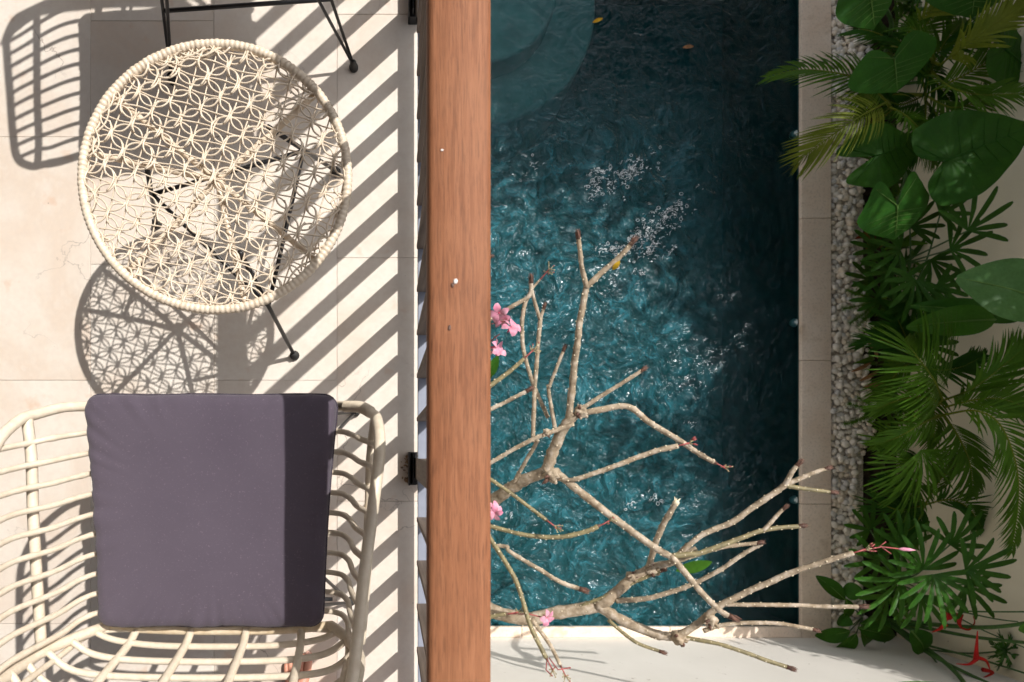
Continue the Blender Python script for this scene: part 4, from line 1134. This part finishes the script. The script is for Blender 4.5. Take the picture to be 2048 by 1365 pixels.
# lady palms
l1 = plant('lady_palm', 'dark lady palm below the heart-shaped leaf, against the pebbles', 'palm', 1770, 540, 'lady palms')
for c, an, L_, n in (((1935,462,-1.55),70,.30,8),((1900,500,-1.62),20,.27,7),((1860,520,-1.75),-60,.26,8),((1800,500,-1.8),180,.26,8),((1830,560,-1.7),-110,.27,9),((1780,545,-1.85),200,.24,8),((1870,575,-1.7),-30,.22,8),((1830,590,-1.85),240,.25,8),((1760,600,-1.9),150,.22,7),((1750,500,-1.95),140,.2,7)):
    fan(l1, c, an, L_, n); stem(l1, [l1.location, (l1.location + P(*c)) / 2 + Vector((0, 0, .05)), P(*c)], .006, .004, 'stem', 'leaf_stalk')
l2 = plant('lady_palm', 'large lady palm with spreading glossy fingers above the red heliconias', 'palm', 1775, 1160, 'lady palms')
for c, an, L_, n in (((1845,1140,-1.55),100,.28,9),((1865,1150,-1.5),-80,.30,10),((1930,1140,-1.48),10,.27,9),((1900,1090,-1.55),60,.25,8),((1800,1160,-1.62),200,.28,9),((1760,1120,-1.75),150,.26,8),((1800,1095,-1.7),110,.26,8),((1840,1190,-1.65),-100,.25,9),((1775,1190,-1.75),220,.25,8),((1930,1170,-1.6),-40,.24,8),((1740,1060,-1.9),140,.2,7)):
    fan(l2, c, an, L_, n); stem(l2, [l2.location, (l2.location + P(*c)) / 2 + Vector((0, 0, .05)), P(*c)], .006, .004, 'stem', 'leaf_stalk')
f3 = plant('young_palm', 'young palm with a bright feathery starburst between the two lady palms', 'palm', 1790, 960)
for c, an, L_, n in (((1842,900,-1.60),-70,.33,22),((1835,925,-1.66),-150,.30,20),((1850,915,-1.68),0,.24,16),((1825,960,-1.74),-100,.28,20),((1815,890,-1.75),150,.26,18)):
    fan(f3, c, an, L_, n, .012, 'leaf_palm', 150, .3, 'fan_leaf', False, .12)
stem(f3, [f3.location, (f3.location + P(1838, 915, -1.66)) / 2, P(1838, 915, -1.66)], .016, .012, 'trunk', 'trunk')
# feathery ferns
def fern(label, px, py, rad_px, z, n=90):
    pl = plant('foxtail_fern', label, 'fern', px + 30, py, 'foxtail ferns')
    for k in range(9):
        a = random.uniform(0, 6.28); r_ = rad_px * random.uniform(.5, 1); e = P(px + r_ * math.cos(a), py + r_ * math.sin(a), z + random.uniform(-.1, .05)); s0 = P(px + 12, py, z - .12)
        t = MB(); m_ = (s0 + e) / 2 + Vector((0, 0, .05)); sp = [Vector(q) for q in spline([tuple(s0), tuple(m_), tuple(e)], 10)]
        t.tube(sp, .0016, 4)
        for i in range(2, len(sp)):
            for j in range(16):
                d = Vector((random.gauss(0, 1), random.gauss(0, 1), random.gauss(0, .7))).normalized(); ll = random.uniform(.018, .034); s_ = d.orthogonal().normalized() * .0011; q = sp[i] + (sp[i] - sp[i - 1]) * random.random()
                bs = len(t.v); t.v += [tuple(q - s_), tuple(q + s_), tuple(q + d * ll)]; t.f.append((bs, bs + 1, bs + 2)); t.m.append(0)
        rel(t.build('plume', M['fernfine'], smooth=False), pl)
    stem(pl, [pl.location, P(px + 12, py, z - .12)], .008, .006, 'stem', 'stem')
fern('soft bright foxtail fern spilling onto the pebbles below the lady palm', 1722, 612, 52, -1.95)
fern('smaller foxtail fern beside the pebbles, left of the arching palm fronds', 1722, 826, 44, -1.98)
# prayer plant with pale-edged leaves at the pool corner
d1 = plant('calathea', 'low calathea with dark pointed leaves at the pool corner', 'plant', 1725, 1235)
for a, t_, wd, mt in (((1690,1200,-2.02),(1632,1152,-2.1),30,'leaf_deep'),((1692,1198,-2.0),(1688,1240,-2.12),26,'leaf_deep'),((1700,1262,-2.05),(1630,1272,-2.16),34,'leaf_deep'),((1712,1268,-2.05),(1668,1302,-2.16),32,'leaf_deep'),((1716,1256,-2.0),(1790,1272,-2.1),34,'leaf_deep'),((1706,1250,-2.0),(1676,1238,-2.1),28,'leaf_deep'),((1722,1262,-2.02),(1732,1290,-2.12),28,'leaf_deep'),((1728,1185,-1.95),(1686,1178,-2.04),36,'leaf_heart'),((1722,1248,-1.98),(1768,1232,-2.06),30,'leaf_deep')):
    A, T = P(*a), P(*t_); tt = blade(A, T, PXM(wd, a[2]), mt, .02, .25, 9, .9); o = rel(tt.build('leaf', M[mt]), d1)
    tt = MB(); ax = T - A; tt.tube([A + ax * f + Vector((0, 0, .02 * math.sin(math.pi * f) + .002)) for f in (0, .25, .5, .75, 1)], [.003, .0026, .002, .0015, .0006], 5); q = tt.build('midrib', M['leaf_vein']); q.parent = o
    stem(d1, [d1.location, A], .004, .003, 'stem', 'leaf_stalk')
# heliconia
h1 = plant('heliconia', 'heliconia with long leaning stems and two red claw flowers by the wall', 'plant', 1772, 1240)
for pts, r0, r1 in (([(1772,1240,-2.28),(1880,1262,-1.9),(1960,1276,-1.65),(2075,1288,-1.35)], .012, .008), ([(1775,1245,-2.28),(1845,1300,-1.9),(1930,1345,-1.65),(2040,1395,-1.4)], .012, .008), ([(1780,1240,-2.25),(1860,1310,-1.9),(1905,1375,-1.7)], .006, .004), ([(1915,1222,-1.75),(1975,1224,-1.6),(2070,1224,-1.45)], .005, .004), ([(1915,1222,-1.75),(1990,1238,-1.6),(2036,1244,-1.5)], .005, .003), ([(1925,1240,-1.75),(1975,1265,-1.65),(2060,1300,-1.5)], .004, .003), ([(1850,1290,-1.95),(1950,1316,-1.7),(2060,1350,-1.5)], .007, .005)):
    stem(h1, [P(*q) for q in pts], r0, r1)
def claw(pl, parts):
    for pts, w in parts:
        sp = [Vector(q) for q in spline([tuple(P(*q)) for q in pts], 5)]; n = len(sp); t = MB()
        t.tube(sp, [PXM(w, -1.6) / 2 * (1 - .93 * (i / (n - 1)) ** 1.2) + .0006 for i in range(n)], 7); rel(t.build('bract', M['bract']), pl)
claw(h1, [([(1952,1318,-1.58),(1953,1296,-1.56),(1955,1262,-1.55)], 9), ([(1954,1318,-1.58),(1938,1329,-1.58),(1912,1328,-1.6)], 7), ([(1956,1316,-1.58),(1972,1322,-1.57),(1980,1340,-1.58)], 8), ([(1966,1340,-1.6),(1985,1346,-1.6),(1962,1358,-1.62)], 9),
          ([(1896,1226,-1.66),(1892,1240,-1.65),(1886,1252,-1.66)], 10), ([(1898,1236,-1.66),(1884,1222,-1.65),(1878,1214,-1.66)], 12), ([(1892,1248,-1.66),(1880,1258,-1.67),(1864,1265,-1.68)], 9), ([(1920,1228,-1.66),(1918,1246,-1.66),(1924,1258,-1.67)], 12), ([(1922,1256,-1.67),(1938,1260,-1.66),(1949,1246,-1.65),(1946,1232,-1.64)], 4)])
paddle(h1, (1822,1262,-1.85), (1848,1304,-1.9), 50, 'leaf_heart', .2, .02)
paddle(h1, (2090,1240,-1.2), (2038,1262,-1.25), 52, 'leaf_bright', .2, .02)
paddle(h1, (1960,1420,-1.3), (1775,1372,-1.38), 74, 'leaf_bright', .2, .03)
fr = plant('fern', 'small dark fern in the lower right corner near the heliconia', 'fern', 1790, 1290)
for k in range(8):
    a = R(200 + k * 45); frond(fr, [(2010,1302,-1.62), (2010 + 20 * math.cos(a), 1302 - 24 * math.sin(a), -1.58), (2010 + 36 * math.cos(a), 1302 - 44 * math.sin(a), -1.66)], .04, 14, .012, 'leaf_heart', .4, 50, 'stem', .4, .1)
stem(fr, [fr.location, (fr.location + P(2010,1302,-1.62)) / 2 + Vector((0, 0, .1)), P(2010,1302,-1.62)], .006, .004)
# red cordyline glimpsed under the big leaves, with dry leaves lower down
c1 = plant('cordyline', 'dark red cordyline half hidden under the heart-shaped leaf', 'plant', 1738, 470)
for k in range(7):
    a = R(60 + k * 47); q = P(1738, 468, -2.0); e = q + Vector((math.cos(a) * .12, math.sin(a) * .12, .03)); t = blade(q, e, .035, 'redleaf', .02, .3); rel(t.build('leaf', M['redleaf']), c1)
stem(c1, [c1.location, P(1738, 468, -2.0)], .009, .007, 'trunk')
for px, py, an, lb in ((1722,735,.45,'upper'),(1738,752,.5,'middle'),(1748,770,.2,'lower'),(1744,700,2.2,'uppermost')):
    q = P(px, py, -2.16); d = Vector((math.cos(an), math.sin(an), .05)); t = blade(q - d * .07, q + d * .07, .026, 'drypod', .012, .4)
    tag(t.build('dry_leaf', M['drypod']), 'curled orange-brown dead leaf on the pebbles by the arching palm, %s of four' % lb, 'leaf', 'dead leaves on the pebbles')
a4 = plant('areca_palm', 'areca palm thicket with dark fronds behind the big dark leaf', 'palm', 1785, 190, 'areca palms')
for pts, ll, mt in (([(1850,190,-1.8),(1900,215,-1.7),(1950,205,-1.68),(2010,170,-1.75)], .2, 'leaf_palm'), ([(1850,190,-1.85),(1870,120,-1.75),(1900,70,-1.72),(1930,40,-1.8)], .2, 'leaf_palm'), ([(1850,190,-1.9),(1800,210,-1.85),(1760,190,-1.85),(1720,150,-1.95)], .18, 'leaf_deep'),
                    ([(1850,195,-1.85),(1850,240,-1.8),(1830,290,-1.82),(1800,340,-1.9)], .2, 'leaf_deep'), ([(1850,200,-1.85),(1890,260,-1.78),(1900,330,-1.8),(1890,390,-1.9)], .19, 'leaf_deep'), ([(1850,190,-1.8),(1930,150,-1.65),(1990,120,-1.6),(2070,110,-1.6)], .24, 'leaf_palm'), ([(1850,180,-1.8),(1830,120,-1.78),(1795,80,-1.8),(1750,70,-1.92)], .17, 'leaf_deep')):
    frond(a4, pts, ll, 30, .013, mt, .35, 46)
stem(a4, [a4.location, P(1850, 190, -1.85)], .014, .010, 'leaf_yellow', 'cane')
a5 = plant('areca_palm', 'low areca palm filling the shade behind the foxtail ferns', 'palm', 1790, 720, 'areca palms')
for pts, ll, mt in (([(1830,720,-1.9),(1790,690,-1.85),(1750,680,-1.9),(1715,690,-2.0)], .17, 'leaf_deep'), ([(1830,720,-1.85),(1800,740,-1.8),(1770,775,-1.85),(1745,800,-1.95)], .18, 'leaf_palm'), ([(1830,720,-1.85),(1850,680,-1.75),(1880,640,-1.75),(1900,600,-1.8)], .2, 'leaf_deep'),
                    ([(1830,725,-1.85),(1870,740,-1.75),(1920,735,-1.7),(1970,710,-1.72)], .2, 'leaf_deep'), ([(1830,730,-1.85),(1860,790,-1.78),(1870,850,-1.8),(1860,900,-1.88)], .2, 'leaf_palm'), ([(1830,715,-1.9),(1800,650,-1.85),(1780,610,-1.9)], .18, 'leaf_deep')):
    frond(a5, pts, ll, 28, .014, mt, .35, 46)
stem(a5, [a5.location, P(1830, 720, -1.9)], .014, .010, 'stem', 'cane')
a6 = plant('areca_palm', 'areca palm with shaded fronds just above the large lady palm', 'palm', 1800, 1040, 'areca palms')
for pts, ll, mt in (([(1850,1010,-1.85),(1900,1000,-1.75),(1940,1020,-1.72),(1970,1070,-1.78)], .18, 'leaf_deep'), ([(1850,1010,-1.85),(1880,960,-1.75),(1910,930,-1.75),(1940,900,-1.82)], .18, 'leaf_palm'), ([(1850,1010,-1.9),(1800,1020,-1.85),(1760,1010,-1.9),(1728,1020,-2.0)], .17, 'leaf_deep'), ([(1850,1010,-1.85),(1830,1050,-1.8),(1800,1070,-1.85)], .18, 'leaf_deep'), ([(1850,1010,-1.9),(1800,980,-1.85),(1760,960,-1.92)], .17, 'leaf_deep')):
    frond(a6, pts, ll, 28, .013, mt, .35, 46)
stem(a6, [a6.location, P(1850, 1010, -1.9)], .014, .010, 'stem', 'cane')
a7 = plant('areca_palm', 'young areca palm with olive fronds leaning over the pebbles near the top', 'palm', 1765, 90, 'areca palms')
for pts, ll, mt in (([(1800,95,-1.9),(1760,70,-1.85),(1720,60,-1.88),(1690,70,-1.98)], .15, 'leaf_deep'), ([(1800,95,-1.85),(1840,60,-1.75),(1880,20,-1.72),(1900,-20,-1.75)], .2, 'leaf_palm'), ([(1800,100,-1.9),(1760,140,-1.85),(1730,190,-1.88),(1715,240,-1.98)], .16, 'leaf_palm'), ([(1810,95,-1.85),(1870,100,-1.75),(1930,80,-1.7),(1990,75,-1.75)], .22, 'leaf_deep'), ([(1810,105,-1.85),(1860,150,-1.78),(1920,230,-1.8)], .2, 'leaf_deep'), ([(1800,90,-1.8),(1850,30,-1.6),(1920,0,-1.55),(1990,-10,-1.6)], .24, 'leaf_yellow')):
    frond(a7, pts, ll, 30, .013, mt, .35, 46)
stem(a7, [a7.location, P(1800, 95, -1.9)], .012, .010, 'leaf_yellow', 'cane')
l3 = plant('lady_palm', 'small lady palm tucked between the foxtail fern and the wall', 'palm', 1790, 640, 'lady palms')
for c, an, L_, n in (((1840,640,-1.8),0,.24,8),((1800,650,-1.88),170,.24,8),((1810,620,-1.85),100,.22,8),((1780,680,-1.95),220,.2,8),((1850,690,-1.8),-60,.22,8),((1740,560,-2.0),170,.18,7),((1790,470,-1.95),120,.22,8),((1820,455,-1.9),40,.22,8),((1880,430,-1.85),30,.2,7)):
    fan(l3, c, an, L_, n); stem(l3, [l3.location, (l3.location + P(*c)) / 2 + Vector((0, 0, .05)), P(*c)], .006, .004, 'stem', 'leaf_stalk')
# low filler foliage under the taller plants
fill = plant('spider_plant', 'low strappy dark ground plants under the taller palms', 'plant', 1772, 420)
k0 = 0
for py in range(20, 1220, 44):
    px = 1772 + 16 * math.sin(py * .05)
    for k in range(7):
        a = random.uniform(0, 6.28); q = P(px + random.uniform(-16, 20), py + random.uniform(-18, 18), -2.3); l_ = random.uniform(.12, .24)
        e = q + Vector((math.cos(a) * l_, math.sin(a) * l_, random.uniform(.05, .22))); t = blade(q, e, random.uniform(.022, .045), 'leaf_deep', .05, .3, 6)
        rel(t.build('leaf', M['leaf_lady' if k % 3 else 'leaf_palm']), fill); k0 += 1

hedge()
# ------------------------------------------------------------------ tall trees beyond the wall that shade the garden
def big_tree(label, x, y, z0, zc, r, n):
    root = empty('shade_tree', (x, y, z0)); tag(root, label, 'tree', 'shade trees beyond the garden wall')
    t = MB(); t.tube(spline([(0, 0, 0), (.05, .03, (zc - z0) * .5), (0, .08, zc - z0)], 6), [.13 - .004 * i for i in range(13)], 10); t.build('trunk', M['trunk'], root)
    for k in range(9):
        a = k * 2.4; t = MB(); e = Vector((math.cos(a) * r * .75, math.sin(a) * r * .75, zc - z0 + random.uniform(-.1, .5) * r))
        t.tube(spline([(0, .05, (zc - z0) * .72), tuple(e * .5 + Vector((0, 0, (zc - z0) * .45))), tuple(e)], 5), [.05 - .004 * i for i in range(11)], 7); t.build('limb', M['trunk'], root)
    t = MB()
    cl = [Vector((random.gauss(0, .45), random.gauss(0, .45), random.gauss(0, .3))) * r for _ in range(34)]
    for k in range(n):
        c = random.choice(cl); p = c + Vector((random.gauss(0, .17), random.gauss(0, .17), random.gauss(0, .13))) * r + Vector((0, .05, zc - z0 + .2 * r))
        d = Vector((random.gauss(0, 1), random.gauss(0, 1), random.gauss(0, .6))).normalized(); s_ = d.orthogonal().normalized(); ll = random.uniform(.13, .22); bs = len(t.v)
        t.v += [tuple(p), tuple(p + d * ll * .5 + s_ * ll * .22), tuple(p + d * ll), tuple(p + d * ll * .5 - s_ * ll * .22)]; t.f.append((bs, bs + 1, bs + 2, bs + 3)); t.m.append(0)
    t.build('crown', M['treeleaf'], root, smooth=False)
big_tree('leafy tree beyond the wall shading the far end of the garden', 4.95, 4.5, ZG - .13, 1.35, 1.5, 13000)
big_tree('leafy tree past the far end of the pool shading its steps', 3.15, 5.25, ZG - .45, 1.15, 1.45, 15000)
big_tree('slender leafy tree added beyond the wall to stop glints on the pool', 4.8, 2.0, ZG - .13, 1.15, .85, 2600)  # unseen tree, added to block sun glints on the water
